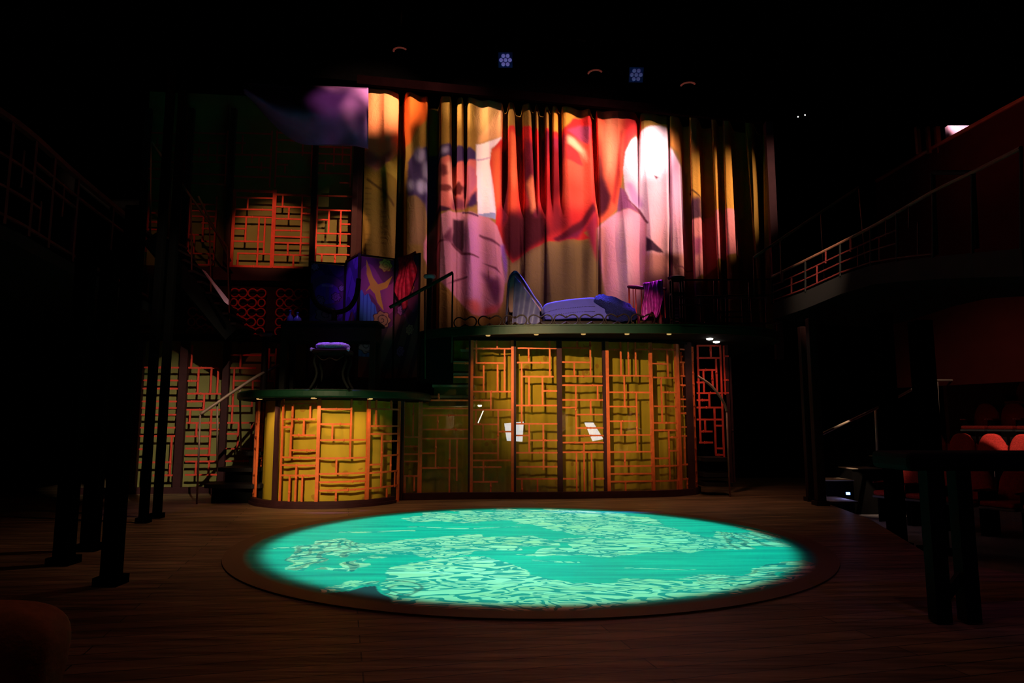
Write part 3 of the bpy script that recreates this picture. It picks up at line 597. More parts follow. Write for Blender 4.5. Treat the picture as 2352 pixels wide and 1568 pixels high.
# ---------------------------------------------------------------- lattice helper
def lattice_mesh(S, H, V, bw=0.024, th=0.018, knobs=0.35, step=14):
    """H: (x0,x1,y) V: (x,y0,y1), reference pixels on the footprint S"""
    mb = MB()
    for h in H:
        x0, x1, y = h[:3]; w_ = h[3] if len(h) > 3 else bw
        zc = S_at((x0+x1)/2, y, S).z; n_ = max(2, int(abs(x1-x0)/step)+2)
        pa = S_at(x0, y, S); pb = S_at(x1, y, S)
        xs = [pa.x+(pb.x-pa.x)*i/(n_-1) for i in range(n_)]
        mb.strip([Vector((x, S(x), zc)) for x in xs], th, w_)
        if random.random() < knobs+0.25:
            q = random.uniform(0.25, 0.75); x = xs[0]+(xs[-1]-xs[0])*q
            mb.lathe([(0.004, -w_*0.85), (0.013, -w_*0.55), (0.013, w_*0.55), (0.004, w_*0.85)], (x, S(x)-0.002, zc), 8)
            if random.random() < 0.5: x = xs[0]+(xs[-1]-xs[0])*(q+0.15); mb.lathe([(0.004, -w_*0.75), (0.012, 0), (0.004, w_*0.75)], (x, S(x), zc), 8)
    for v in V:
        x, y0, y1 = v[:3]; w_ = v[3] if len(v) > 3 else bw
        p = S_at(x, (y0+y1)/2, S); z0 = S_at(x, y0, S).z; z1 = S_at(x, y1, S).z
        tx = Vector((0.05, S(p.x+0.05)-S(p.x), 0)).normalized()
        nn = Vector((-tx.y, tx.x, 0))
        vs = []
        for z in (z1, z0):
            for a_, b_ in ((-1, -1), (1, -1), (1, 1), (-1, 1)): vs.append(Vector((p.x, p.y, z))+tx*(a_*w_/2)+nn*(b_*th*0.47))
        mb.add(vs, [(3, 2, 1, 0), (4, 5, 6, 7), (0, 1, 5, 4), (1, 2, 6, 5), (2, 3, 7, 6), (3, 0, 4, 7)])
        if random.random() < knobs:
            zk = z0+(z1-z0)*random.uniform(0.3, 0.7)
            mb.lathe([(w_*0.4, -0.022), (w_*0.70, -0.009), (w_*0.70, 0.009), (w_*0.4, 0.022)], (p.x, p.y, zk), 8)
    return mb
def conv(H, V, ox, oy, s):
    return [(ox+h[0]/s, ox+h[1]/s, oy+h[2]/s)+tuple(h[3:]) for h in H], [(ox+v[0]/s, oy+v[1]/s, oy+v[2]/s)+tuple(v[3:]) for v in V]
exec_parts = []
# ================================================================ small drum platform (left)
DC = Vector((-2.69, 10.27, 0)); DR = 1.06
def SD(x):
    u = max(-1, min(1, (x-DC.x)/DR)); return DC.y-DR*math.sqrt(max(0.0, 1-u*u))
ZD = ZY(912, 8.88)          # underside of the rim
drum = thing('drum_platform', 'low round platform with orange lattice sides over glowing golden lining, green rim', 'stage platform', (DC.x, DC.y, 0))
LB = (560, 860, 4.3556)
def panel(S, H, V, Z, name='lattice_panel', mt='lat_o', parent=None, **k):
    H, V = conv(H, V, *Z); return lattice_mesh(S, H, V, **k).build(name, M[mt], parent)
panel(SD, [(378, 725, 290), (380, 720, 447), (380, 475, 525), (485, 715, 607), (480, 715, 757), (370, 720, 830), (380, 715, 908), (360, 715, 1010), (362, 725, 1296)],
      [(378, 240, 1300), (487, 290, 530), (665, 290, 447), (600, 460, 600), (470, 525, 830), (520, 910, 1296), (455, 1020, 1296), (582, 1020, 1296)], LB, parent=drum)
panel(SD, [(755, 1080, 345), (755, 1085, 495), (755, 1225, 655), (755, 1225, 835), (755, 1220, 990), (755, 1215, 1072), (755, 1220, 1155), (755, 1225, 1300)],
      [(1070, 245, 830), (885, 500, 650), (925, 840, 990), (920, 1160, 1300)], LB, parent=drum)
panel(SD, [(1250, 1550, 345), (1250, 1545, 515), (1250, 1545, 593), (1380, 1545, 665), (1380, 1545, 808), (1250, 1375, 900), (1250, 1545, 975), (1250, 1545, 1125), (1250, 1545, 1285)],
      [(1325, 245, 500), (1378, 600, 1125), (1470, 820, 965), (1475, 245, 340), (1430, 1140, 1280), (1510, 975, 1125)], LB, parent=drum)
for x in (741, 1240):
    H, V = conv([], [(x, 240, 1310, 0.044)], *LB); lattice_mesh(SD, H, V, th=0.04, knobs=0).build('mullion', M['lat_o'], drum)
H, V = conv([], [(1548, 235, 1290, 0.03)], *LB); lattice_mesh(SD, H, V, th=0.04, knobs=0).build('mullion', M['lat_o'], drum)
for x in (322, 1580):
    H, V = conv([], [(x, 235, 1300, 0.05)], *LB); lattice_mesh(SD, H, V, th=0.05, knobs=0).build('post', M['post'], drum)
def on_drum(a, z, r=DR): return Vector((DC.x+r*math.cos(a), DC.y+r*math.sin(a), z))
# panels turning away to the left, laid out by angle
def arc_panel(a0, a1, pat, parent, mt='lat_o'):
    mb = MB(); z0, z1 = 0.10, ZD-0.02
    for kind, u0, u1, v in pat:
        if kind == 'h':
            mb.strip([on_drum(a0+(a1-a0)*(u0+(u1-u0)*i/4), z0+(z1-z0)*v) for i in range(5)], 0.03, 0.024)
        else:
            p = on_drum(a0+(a1-a0)*v, 0); mb.box((p.x, p.y, (z0+(z1-z0)*(u0+u1)/2)), (0.024, 0.03, (z1-z0)*(u1-u0)), a0+(a1-a0)*v+math.pi/2)
    return mb.build('lattice_panel', M[mt], parent)
pat = [('h', 0, 1, .03), ('h', 0, 1, .22), ('h', 0, .5, .38), ('h', 0, 1, .5), ('h', .4, 1, .62), ('h', 0, 1, .76), ('h', 0, 1, .9), ('v', 0, .22, .3), ('v', 0, .22, .7), ('v', .22, .5, .5), ('v', .5, .9, .35), ('v', 0, 1, 0.03), ('v', 0, 1, .97), ('v', .62, .9, .7)]
arc_panel(R(196), R(214), pat, drum); arc_panel(R(175), R(194), pat, drum)
arc_panel(R(150), R(172), pat, drum)
for a in (195, 174):
    p = on_drum(R(a), 0); mb = MB(); mb.box((p.x, p.y, ZD/2), (0.05, 0.05, ZD), R(a)); mb.build('post', M['post'], drum)
mb = MB(); mb.strip([on_drum(R(a), 0.045) for a in range(140, 345, 5)], 0.07, 0.09); mb.build('base_rail', M['post'], drum)
mb = MB(); mb.strip([on_drum(R(a), 0.02, DR+0.045) for a in range(140, 345, 5)], 0.03, 0.04); mb.build('kick_rail', M['post'], drum)
mb = MB()
def dg(u, v):
    a = R(120+230*u/140); r = 0.945+0.010*math.sin(u*0.55)+0.012*math.sin(u*0.21+1)
    return on_drum(a, 0.03+(ZD-0.05)*v/20, r)
mb.grid(141, 21, dg); mb.build('golden_lining', M['gauze_d'], drum, smooth=True)
RCX = -2.62
mb = MB(); mb.lathe([(1.32, ZD), (1.385, ZD), (1.40, ZD+0.02), (1.40, ZD+0.085), (1.37, ZD+0.105), (0.02, ZD+0.105)], (RCX, 10.27, 0), 96); mb.f.pop(); mb.f.pop()
rim = mb.build('green_rim', M['green'], drum, smooth=False)
mb = MB(); mb.lathe([(0.02, ZD-0.01), (1.32, ZD-0.01), (1.32, ZD+0.03), (0.02, ZD+0.03)], (RCX, 10.27, 0), 72); mb.build('underside', M['black'], drum)
mb = MB(); mb.lathe([(0.01, ZD+0.106), (1.345, ZD+0.106), (1.345, ZD+0.112), (0.01, ZD+0.112)], (RCX, 10.27, 0), 72); mb.build('platform_top', M['tread'], drum)
ZP = ZD+0.112
for px in (578, 722, 845):
    xx = (px-1176)/F*8.98; u = (xx-RCX)/1.31; u = max(-0.95, min(0.98, u)); yy = 10.27-1.31*math.sqrt(1-u*u)
    mb = MB(); mb.lathe([(0.028, ZD-0.018), (0.04, ZD-0.012), (0.04, ZD-0.002)], (RCX+u*1.29, 10.27-(10.27-yy)*0.985, 0), 14)
    o = mb.build('puck_light', M['amber'], drum)
    spot((RCX+u*1.25, 10.27-(10.27-yy)*0.955, ZD-0.04), (RCX+u*0.95, 10.27-(10.27-yy)*0.78, 0.2), 7, (1.0, 0.62, 0.24), 120, 0.8, 0.02)

# ================================================================ tall lattice pavilion
ctl = [G(900, 1148), G(965, 1147), G(1080, 1145.5), G(1180, 1145), G(1285, 1144.5), G(1390, 1143), G(1500, 1141), G(1550, 1139), G(1585, 1136)]
CXs = [p.x for p in ctl]; CYs = [p.y for p in ctl]
def SW(x): return float(np.interp(x, CXs, CYs))
ctl2 = [(CXs[-1]+0.10, CYs[-1]+0.10), (CXs[-1]+0.20, CYs[-1]+0.30), (CXs[-1]+0.24, CYs[-1]+0.65), (CXs[-1]+0.20, CYs[-1]+1.1)]
ZW = ZY(769, SW(0.5))
pav = thing('lattice_pavilion', 'tall curved pavilion of orange lattice panels and dark posts before a golden gauze', 'stage pavilion', (0.8, 10.4, 0))
LC = (940, 760, 3.921); LD = (1260, 740, 3.7326)
# low panels left of the tall part
panel(SW, [(1597, 1750, 625), (1597, 1750, 718), (1597, 1750, 795), (1597, 1750, 868), (1597, 1750, 1015), (1597, 1750, 1235)], [(1695, 300, 620), (1612, 1015, 1235), (1705, 1015, 1165), (1599, 240, 1235), (1750, 240, 1235)], LB, parent=pav)
panel(SW, [(1785, 2262, 338), (1785, 2262, 407), (1785, 2265, 548), (1785, 2262, 640), (1785, 1925, 787), (1785, 2140, 933), (1785, 2262, 258), (1785, 2262, 1235)],
      [(1940, 407, 548), (1920, 640, 940), (2058, 650, 1235), (2132, 650, 1062), (1950, 190, 258)], LB, parent=pav)
H, V = conv([], [(1772, 225, 1245, 0.036)], *LB); lattice_mesh(SW, H, V, knobs=0).build('mullion', M['lat_o'], pav)
panel(SW, [(510, 925, 158), (600, 860, 288), (400, 670, 415), (570, 920, 545), (575, 735, 625), (575, 920, 710), (580, 800, 840), (805, 920, 905), (575, 790, 975), (575, 790, 1100), (575, 920, 1165), (575, 830, 1225), (575, 800, 1358), (400, 560, 290)],
      [(605, 30, 288), (792, 30, 158), (858, 160, 545), (670, 310, 545), (795, 300, 545), (735, 550, 710), (800, 710, 1165), (665, 840, 970), (733, 1358, 1490), (668, 1165, 1358), (600, 710, 840)], LC, parent=pav)
panel(SW, [(975, 1335, 155), (970, 1260, 285), (1015, 1300, 410), (1205, 1335, 540), (955, 1335, 670), (955, 1335, 835), (955, 1080, 940), (1075, 1335, 985), (955, 1335, 1095), (955, 1335, 1222), (955, 1335, 1330), (955, 1335, 1478)],
      [(1075, 155, 285), (1265, 30, 410), (1012, 285, 835), (1078, 410, 670), (1200, 410, 670), (1080, 835, 1095), (1208, 835, 1250), (1015, 1330, 1478), (1155, 1330, 1478)], LC, parent=pav)
panel(SW, [(108, 358, 220), (108, 355, 342), (108, 468, 462), (108, 468, 540), (108, 465, 665), (108, 235, 730), (240, 465, 790), (240, 470, 905), (108, 475, 970), (110, 475, 1030), (112, 478, 1112), (115, 240, 1340), (372, 478, 1340), (115, 480, 1478)],
      [(245, 90, 220), (357, 90, 462), (220, 345, 460), (235, 540, 970), (420, 540, 665), (360, 665, 790), (305, 1035, 1478), (240, 1115, 1478), (370, 1115, 1478)], LD, parent=pav)
panel(SW, [(508, 615, 233), (748, 872, 233), (508, 875, 458), (512, 880, 600), (518, 752, 722), (520, 755, 848), (518, 893, 965), (520, 890, 1110), (525, 890, 1232), (525, 890, 1298), (525, 890, 1363), (525, 890, 1475)],
      [(618, 90, 458), (683, 90, 458), (745, 90, 458), (650, 460, 722), (757, 600, 1110), (622, 850, 965), (655, 1110, 1232), (660, 1363, 1475)], LD, parent=pav)
panel(SW, [(892, 1105, 232), (892, 1015, 355), (897, 1105, 475), (975, 1108, 600), (905, 1110, 720), (890, 1108, 862), (905, 1110, 925), (1035, 1115, 985), (1040, 1118, 1100), (910, 1030, 1165), (912, 1118, 1230), (915, 1120, 1358), (915, 1120, 1475)],
      [(1020, 232, 475), (970, 475, 862), (1035, 925, 1358), (1105, 1358, 1475)], LD, parent=pav)
panel(SW, [(1125, 1222, 235), (1125, 1225, 345), (1128, 1228, 462), (1128, 1228, 540), (1130, 1230, 660), (1132, 1230, 722), (1135, 1235, 780), (1140, 1238, 897), (1140, 1240, 973), (1145, 1245, 1218), (1150, 1250, 1340), (1150, 1250, 1460)],
      [(1155, 345, 460), (1168, 973, 1218), (1190, 1340, 1460), (1228, 100, 1482)], LD, parent=pav)
for Z, x, w_, mt in ((LC, 560, .05, 'lat_o'), (LC, 929, .04, 'lat_o'), (LD, 505, .055, 'lat_o'), (LD, 884, .04, 'lat_o'), (LD, 1110, .065, 'lat_o'), (LC, 948, .045, 'post'), (LC, 1354, .075, 'post'), (LD, 480, .045, 'post'), (LC, 540, .03, 'post')):
    if Z is LC: H, V = conv([], [(x, 30, 1500, w_)], *Z)
    else: H, V = conv([], [(x, 100, 1482, w_)], *Z)
    lattice_mesh(SW, H, V, th=0.05, knobs=0).build('mullion' if mt == 'lat_o' else 'post', M[mt], pav)
# right return, turning away from the front
sidep = [(CXs[-1], CYs[-1])]+ctl2
p0 = sidep[0]; mb = MB(); mb.box((p0[0]+0.03, p0[1]+0.02, ZW/2), (0.11, 0.11, ZW)); mb.build('post', M['post'], pav)
def side_pt(s_, z):
    s_ = s_*(len(sidep)-1); i = min(int(s_), len(sidep)-2); f = s_-i
    return Vector((sidep[i][0]*(1-f)+sidep[i+1][0]*f, sidep[i][1]*(1-f)+sidep[i+1][1]*f, z))
mb = MB()
for z in [ZW*k/14 for k in range(1, 14)]:
    mb.strip([side_pt(0.05+0.95*i/8, z) for i in range(9)], 0.03, 0.024)
for i, s_ in enumerate((0.12, 0.3, 0.45, 0.6, 0.8, 1.0)):
    q = side_pt(s_, 0); mb.box((q.x, q.y, ZW/2), (0.026, 0.026, ZW-0.1))
mb.build('lattice_panel', M['lat_o'], pav)
mb = MB(); mb.strip([Vector((x, SW(x)-0.02, 0.05)) for x in np.linspace(CXs[0]+0.16, CXs[-1], 40)]+[Vector((x, y-0.02, 0.05)) for x, y in ctl2], 0.10, 0.10); mb.build('base_rail', M['post'], pav)
x8 = S_at(1079, 900, SW).x
mb = MB(); mb.strip([Vector((x, SW(x), ZW-0.03)) for x in np.linspace(x8, CXs[-1], 40)]+[Vector((x, y, ZW-0.03)) for x, y in ctl2], 0.08, 0.12); mb.build('head_rail', M['black'], pav)
# gauze lining hung behind the lattice, tall part and lower part
def gz(x0, x1, off, z1, name, mt, n_=260, amp=0.012, z1b=None):
    mb = MB()
    def f(u, v):
        s = u/(n_-1); x = x0+(x1-x0)*s; zt = z1 if z1b is None else z1b+(z1-z1b)*min(1, s*3)
        return Vector((x, SW(min(x, CXs[-1]))+off+amp*math.sin(x*19+2*math.sin(x*3))+amp*0.6*math.sin(x*47)*(1-0.4*v/14), 0.02+(zt-0.02)*v/14))
    mb.grid(n_, 15, f); return mb.build(name, M[mt], pav, smooth=True)
gz(x8-0.30, CXs[-1]-0.14, 0.36, ZW-0.02, 'golden_gauze', 'gauze', amp=0.018)
xl = S_at(925, 1000, SW).x
gz(xl-0.1, x8-0.30, 0.36, ZY(905, 10.4), 'golden_gauze', 'gauze', n_=90, amp=0.008)
# loose lit curtain end at the right bay
mb = MB(); xa = S_at(1556, 950, SW).x
def lc(u, v):
    s = u/30; q = v/30; x = xa+0.16*s*(1+0.25*math.sin(q*5))+0.05*max(0, 1-q*4)
    return Vector((x, SW(min(x, CXs[-1]))+0.17+0.035*math.sin(s*9+q*2), 0.02+(ZW-0.05)*q))
mb.grid(31, 31, lc); mb.build('gauze_edge_drape', M['gauze_d'], pav, smooth=True)
# clear panes fixed behind the lattice
pane_edges = [925, 965, 1081, 1180, 1285, 1390, 1495]
for i in range(len(pane_edges)-1):
    xa_ = S_at(pane_edges[i]+4, 950, SW).x; xb_ = S_at(pane_edges[i+1]-4, 950, SW).x
    zt = ZY(890, 10.3) if i < 2 else ZW-0.1
    mb = MB(); mb.strip([Vector((x, SW(x)+0.06, (zt+0.1)/2)) for x in np.linspace(xa_, xb_, 6)], 0.004, zt-0.1); mb.build('clear_pane', M['pane'], pav)
# ---- upper deck
ZB, ZT = ZY(766, 9.78), ZY(745.5, 9.78)
front = [(-1.55, 10.95), (-1.35, 10.45), (-0.95, 10.12), (-0.45, 9.93), (0.1, 9.82), (0.8, 9.76), (1.6, 9.74), (2.4, 9.76), (3.1, 9.86), (3.7, 10.1), (4.15, 10.6), (4.3, 11.2)]
# smooth it
def catmull(pts, k=6):
    out = []; n_ = len(pts)
    for i in range(n_-1):
        p0, p1, p2, p3 = pts[max(i-1, 0)], pts[i], pts[i+1], pts[min(i+2, n_-1)]
        for j in range(k):
            t_ = j/k
            out.append(tuple(0.5*((2*p1[a])+(-p0[a]+p2[a])*t_+(2*p0[a]-5*p1[a]+4*p2[a]-p3[a])*t_**2+(-p0[a]+3*p1[a]-3*p2[a]+p3[a])*t_**3) for a in range(len(p1))))
    out.append(tuple(pts[-1])); return out
fr2 = catmull(front)
deck = thing('upper_deck', 'long upper stage deck with curved dark green edge above the lattice pavilion', 'stage platform', (1.2, 11.0, ZB))
mb = MB(); mb.prism(fr2+[(4.3, 13.6), (-1.55, 13.6)], ZB+0.02, ZT-0.012); mb.build('deck_slab', M['black'], deck)
mb = MB(); mb.strip([Vector((x, y, (ZB+ZT)/2)) for x, y in fr2], 0.05, ZT-ZB); mb.strip([Vector((x, y-0.012, ZT-0.008)) for x, y in fr2], 0.06, 0.018); mb.build('green_edge', M['green'], deck)
def SF(x, inset=0.0): return float(np.interp(x, [p[0] for p in fr2], [p[1] for p in fr2]))+inset
for px in (1120, 1232, 1340, 1440, 1537):
    x = (px-1176)/F*9.9; y = SF(x)+0.07
    mb = MB(); mb.lathe([(0.024, ZB-0.012), (0.034, ZB-0.006), (0.034, ZB+0.02)], (x, y, 0), 14); mb.build('puck_light', M['amber'], deck)
    spot((x, y+0.02, ZB-0.03), (x, y+0.42, 0.6), 9, (1.0, 0.60, 0.22), 100, 0.8, 0.02)
for px, py in ((1630, 778), (1645, 770)):
    p = P(px, py, 10.9 if px > 1640 else 10.5)
    mb = MB(); mb.lathe([(0.035, -0.02), (0.05, -0.012), (0.05, 0.01)], (p.x, p.y, ZB+0.02), 16)
    mb.build('downlight', M['lens'], deck)
    spot((p.x, p.y, ZB-0.02), (p.x+0.1, p.y+0.15, 0), 12, (1, 0.5, 0.3), 110, 0.7, 0.03)

# ================================================================ cane-work ring motif
def ring_motif(mb, c, wdt, hgt, r=0.011, yoff=None, hollow=True):
    """a dumbbell outline: two rings pinched by a neck, with beads"""
    pts = []
    R_ = hgt/2; a = wdt/2-R_
    for k in range(13): t_ = -0.72*math.pi+1.44*math.pi*k/12; pts.append((a+R_*math.cos(t_), R_*math.sin(t_)))
    pts.append((0.0, R_*0.42))
    for k in range(13): t_ = math.pi-0.72*math.pi+1.44*math.pi*k/12; pts.append((-a+R_*math.cos(t_), R_*math.sin(t_)))
    pts.append((0.0, -R_*0.42))
    f = yoff or (lambda x: c[1])
    mb.tube([(c[0]+x, f(c[0]+x), c[2]+z) for x, z in pts], r, 6, closed=True)
    for s_ in (1, -1):
        mb.lathe([(0.002, -r*1.8), (r*1.9, 0), (r*0.4, r*1.8)], (c[0], f(c[0]), c[2]+s_*R_*0.55), 8)
fence = thing('ring_balustrade', 'low dark balustrade of linked ring shapes along the upper deck edge', 'railing', (0.6, 9.95, ZT))
x = -0.70
while x < 1.95:
    mb = MB(); ring_motif(mb, (x, 0, ZT+0.082), 0.345, 0.155, 0.011, lambda q: SF(q, 0.07)); mb.build('ring_motif', M['darkwood'], fence); x += 0.372

# ================================================================ left back lattice wall
def SL(x): return 11.18+(x+6.1)*0.10
bw_ = thing('lattice_back_wall', 'tall back wall at left with red lattice over golden panels on two storeys', 'stage wall', (-4.5, 11.4, 0))
mb = MB(); mb.prism([(-6.35, SL(-6.35)+0.20), (-2.1, SL(-2.1)+0.20), (-2.1, SL(-2.1)+0.30), (-6.35, SL(-6.35)+0.30)], 0, 6.9); mb.build('golden_backing', M['gold'], bw_)
LA = (300, 760, 3.734); LE = (300, 400, 3.92)
panel(SL, [(75, 430, 313), (75, 425, 423), (75, 425, 493), (75, 425, 603), (75, 425, 660), (75, 420, 717), (75, 418, 828), (75, 415, 900), (72, 120, 1013), (70, 350, 1125), (190, 400, 1237), (70, 410, 1350)],
      [(345, 900, 1237), (330, 313, 423), (100, 1125, 1360), (75, 150, 1350), (232, 120, 313)], LA, parent=bw_, mt='lat_r', bw=0.028)
panel(SL, [(490, 752, 316), (488, 580, 427), (485, 790, 537), (483, 630, 603), (480, 790, 675), (478, 790, 788), (690, 790, 843), (475, 690, 903), (472, 672, 1007), (470, 785, 1063), (470, 785, 1118), (468, 780, 1232), (468, 780, 1345)],
      [(525, 120, 316), (580, 316, 535), (690, 316, 537), (630, 537, 675), (510, 680, 788), (685, 675, 1063), (566, 788, 900), (560, 1118, 1232), (672, 1118, 1232), (748, 316, 537)], LA, parent=bw_, mt='lat_r', bw=0.028)
panel(SL, [(830, 1235, 208), (835, 1075, 318), (885, 1240, 427), (822, 1050, 643), (820, 1060, 787), (820, 922, 881), (818, 1060, 1008), (815, 1060, 1115), (815, 1060, 1232), (815, 1060, 1340)],
      [(830, 150, 643), (943, 208, 318), (885, 318, 560), (875, 500, 787), (1185, 150, 427), (1243, 150, 490), (922, 787, 1010), (1035, 787, 1010), (860, 1225, 1340), (980, 1232, 1340), (1045, 427, 643)], LA, parent=bw_, mt='lat_r', bw=0.028)
for x, w_ in ((436, .12), (803, .10), (1262, .10), (60, .09)):
    H, V = conv([], [(x, 70, 1375, w_)], *LA); lattice_mesh(lambda q: SL(q)-0.02, H, V, th=0.10, knobs=0).build('post', M['post'], bw_)
mb = MB(); mb.strip([Vector((x, SL(x)-0.03, 0.05)) for x in (-7.0, -2.2)], 0.1, 0.10); mb.build('base_rail', M['post'], bw_)
ZM = ZY(778, 11.4)
mb = MB(); mb.strip([Vector((x, SL(x)-0.05, ZM)) for x in (-7.0, -2.2)], 0.16, 0.11); mb.build('gallery_fascia', M['black'], bw_)
ZU = ZY(633, 11.4)
mb = MB(); mb.strip([Vector((x, SL(x)-0.02, ZU)) for x in (-7.0, -2.2)], 0.14, 0.22); mb.build('gallery_fascia', M['post'], bw_)
mb = MB(); mb.strip([Vector((x, SL(x)+0.12, (ZM+ZU)/2)) for x in (-7.0, -2.2)], 0.04, ZU-ZM-0.3); mb.build('dark_infill', M['darkwood'], bw_)
# upper lattice
panel(SL, [(920, 1282, 152, .04), (930, 1282, 212), (935, 1275, 318), (935, 1270, 386), (925, 1035, 490), (925, 1200, 605), (960, 1265, 715), (900, 1275, 830, .035)],
      [(922, 140, 835, .05), (1055, 212, 318), (1148, 386, 830), (1037, 386, 605), (1205, 386, 715), (965, 715, 830)], LE, parent=bw_, mt='lat_r', bw=0.026)
panel(SL, [(1300, 1645, 188, .034), (1300, 1640, 297), (1540, 1640, 355), (1295, 1537, 403), (1295, 1537, 507), (1292, 1637, 565), (1290, 1637, 620), (1288, 1630, 728), (1280, 1630, 838, .035)],
      [(1285, 140, 838, .065), (1370, 190, 297), (1537, 190, 728), (1425, 297, 403), (1415, 620, 728), (1465, 728, 838), (1635, 190, 838, .03)], LE, parent=bw_, mt='lat_r', bw=0.026)
panel(SL, [(1668, 1998, 197), (1670, 1998, 325), (1670, 1785, 410), (1890, 1998, 450), (1668, 1995, 535), (1665, 1992, 645), (1665, 1992, 722), (1665, 1990, 838)],
      [(1668, 190, 838, .04), (1785, 325, 535), (1890, 325, 645), (1720, 722, 838), (1840, 722, 838)], LE, parent=bw_, mt='lat_r', bw=0.026)
panel(SL, [(520, 760, 270), (520, 760, 330), (520, 760, 380), (640, 760, 440), (640, 760, 490), (640, 760, 605), (520, 640, 545), (520, 760, 715), (520, 745, 815)],
      [(525, 200, 820, .03), (655, 270, 600), (705, 715, 815), (570, 545, 715), (760, 200, 815)], LE, parent=bw_, mt='lat_r', bw=0.026)
panel(SL, [(150, 430, 240), (150, 430, 350), (150, 260, 430), (150, 430, 500), (260, 430, 620)], [(155, 150, 700), (260, 240, 500), (345, 150, 700), (425, 150, 700, .08)], LE, parent=bw_, mt='lat_r', bw=0.026)
# dim lattice above
for x0, x1 in ((340, 425), (436, 520), (535, 622), (634, 716), (728, 806)):
    Hs = []; Vs = [(x0, 300, 430), (x1, 300, 430)]; y = 306
    while y < 425:
        a_, b_ = sorted(random.sample([x0, (x0*2+x1)/3, (x0+2*x1)/3, x1], 2)); Hs.append((x0, x1, y) if random.random() < .6 else (a_, b_, y)); y += random.choice((16, 22, 28))
    for k in range(3): xx = x0+(x1-x0)*(k+1)/4; yy = random.randint(300, 390); Vs.append((xx, yy, yy+random.choice((22, 44))))
    lattice_mesh(SL, Hs, Vs, bw=0.024).build('lattice_panel', M['lat_r'], bw_)
for x in (330, 430, 528, 722, 816):
    lattice_mesh(lambda q: SL(q)-0.02, [], [(x, 250, 640, .09)], th=0.1, knobs=0).build('post', M['post'], bw_)
# ring-pattern balustrade panels between the storeys
for (xa_, xb_, y0, y1) in ((426, 508, 704, 772), (521, 610, 660, 772), (628, 708, 655, 772)):
    mb = MB(); rowh = 0.165; p0 = S_at(xa_, y1, SL); p1 = S_at(xb_, y1, SL); z0 = S_at(xa_, y1, SL).z; z1 = S_at(xa_, y0, SL).z
    z = z0+0.08; k = 0
    while z < z1-0.06:
        x = p0.x+(0.15 if k % 2 == 0 else 0.0)
        while x < p1.x+0.02:
            c0 = max(p0.x+0.02, x-0.145); c1 = min(p1.x-0.02, x+0.145)
            if c1-c0 > 0.22: ring_motif(mb, ((c0+c1)/2, 0, z), c1-c0, 0.145, 0.012, SL)
            elif c1-c0 > 0.08: mb.tube([((c0+c1)/2+0.06*math.cos(t_), SL((c0+c1)/2), z+0.065*math.sin(t_)) for t_ in np.linspace(0, 2*math.pi, 14, endpoint=False)], 0.012, 6, closed=True)
            x += 0.305
        z += rowh; k += 1
    for zz in (z0-0.01,): mb.strip([Vector((p0.x, SL(p0.x), zz)), Vector((p1.x, SL(p1.x), zz))], 0.03, 0.03)
    mb.build('ring_panel', M['lat_r'], bw_)
mb = MB(); p = P(826, 500, 11.55); mb.box((p.x, p.y, 3.45), (0.10, 0.14, 6.9)); mb.build('end_post', M['post'], bw_)
# ================================================================ stairs, rails
def rail(name, label, pts, posts, r=0.02, mt='steel', pr=0.014, cat='handrail'):
    t0 = thing(name, label, cat, pts[0] if not posts else posts[0][1])
    mb = MB(); mb.tube(catmull([tuple(p) for p in pts], 5), r, 10); mb.build('top_rail', M[mt], t0, smooth=True)
    for a_, b_ in posts: mb = MB(); mb.tube([a_, b_], pr, 8); mb.build('rail_post', M[mt], t0, smooth=True)
    return t0
# flight left of the drum (turns round behind it)
st = thing('curved_stair', 'dark curved steps rising behind the left of the round low platform', 'stair', (-4.1, 10.1, 0))
cs = Vector((-3.15, 10.75, 0))
for k, (px, py, Yd, x1) in enumerate(((465, 1112, 9.75, 600), (497, 1074, 10.0, 600), (553, 1037, 10.25, 602), (575, 1002, 10.6, 604))):
    z = ZY(py, Yd); a0 = P(px, py, Yd); a1 = P(x1, py, Yd+0.05)
    poly = catmull([(a0.x, a0.y+0.55), (a0.x-0.02, a0.y+0.15), (a0.x+0.06, a0.y), ((a0.x+a1.x)/2, a0.y-0.02), (a1.x, a1.y-0.04), (a1.x, a1.y+0.55)], 3)
    mb = MB(); mb.prism(poly, z-0.055, z); mb.build('tread', M['tread'], st)
    mb = MB(); mb.prism([(a0.x+0.09, a0.y+0.10), (a1.x, a0.y+0.10), (a1.x, a0.y+0.14), (a0.x+0.09, a0.y+0.14)], max(0, z-0.22) if k else 0.0, z-0.055); mb.build('riser', M['black'], st)
A = [P(460, 951, 9.75), P(497, 926, 9.85), P(545, 893, 10.05), P(590, 864, 10.3), P(640, 838, 10.7)]
rail('curved_handrail', 'slanting metal handrail curving up beside the red lattice at left', A,
     [(Vector((A[0].x+0.02, A[0].y, 0)), A[0]), (P(499, 1072, 9.95), P(499, 926, 9.9)), (P(553, 1035, 10.15), P(551, 890, 10.1))], 0.022)
def newel(px, ytop, ybot, Y, name, label):
    t0 = thing(name, label, 'newel post', P(px, ybot, Y)); z0 = P(px, ybot, Y); z1 = ZY(ytop, Y)
    mb = MB(); mb.lathe([(0.05, z0.z), (0.05, z1-0.05)], (z0.x, z0.y, 0), 16); mb.build('shaft', M['darkwood'], t0, smooth=False)
    mb = MB(); mb.lathe([(0.055, z1-0.05), (0.09, z1-0.035), (0.10, z1-0.01), (0.09, z1+0.01), (0.02, z1+0.014)], (z0.x, z0.y, 0), 20); mb.build('cap', M['pinkpl'], t0, smooth=True)
newel(600, 766, 1010, 10.45, 'newel_post', 'round dark newel post with pale cap behind the low round platform')
newel(985, 633, 768, 10.62, 'newel_post', 'round newel post at the head of the stair below the painted curtain')
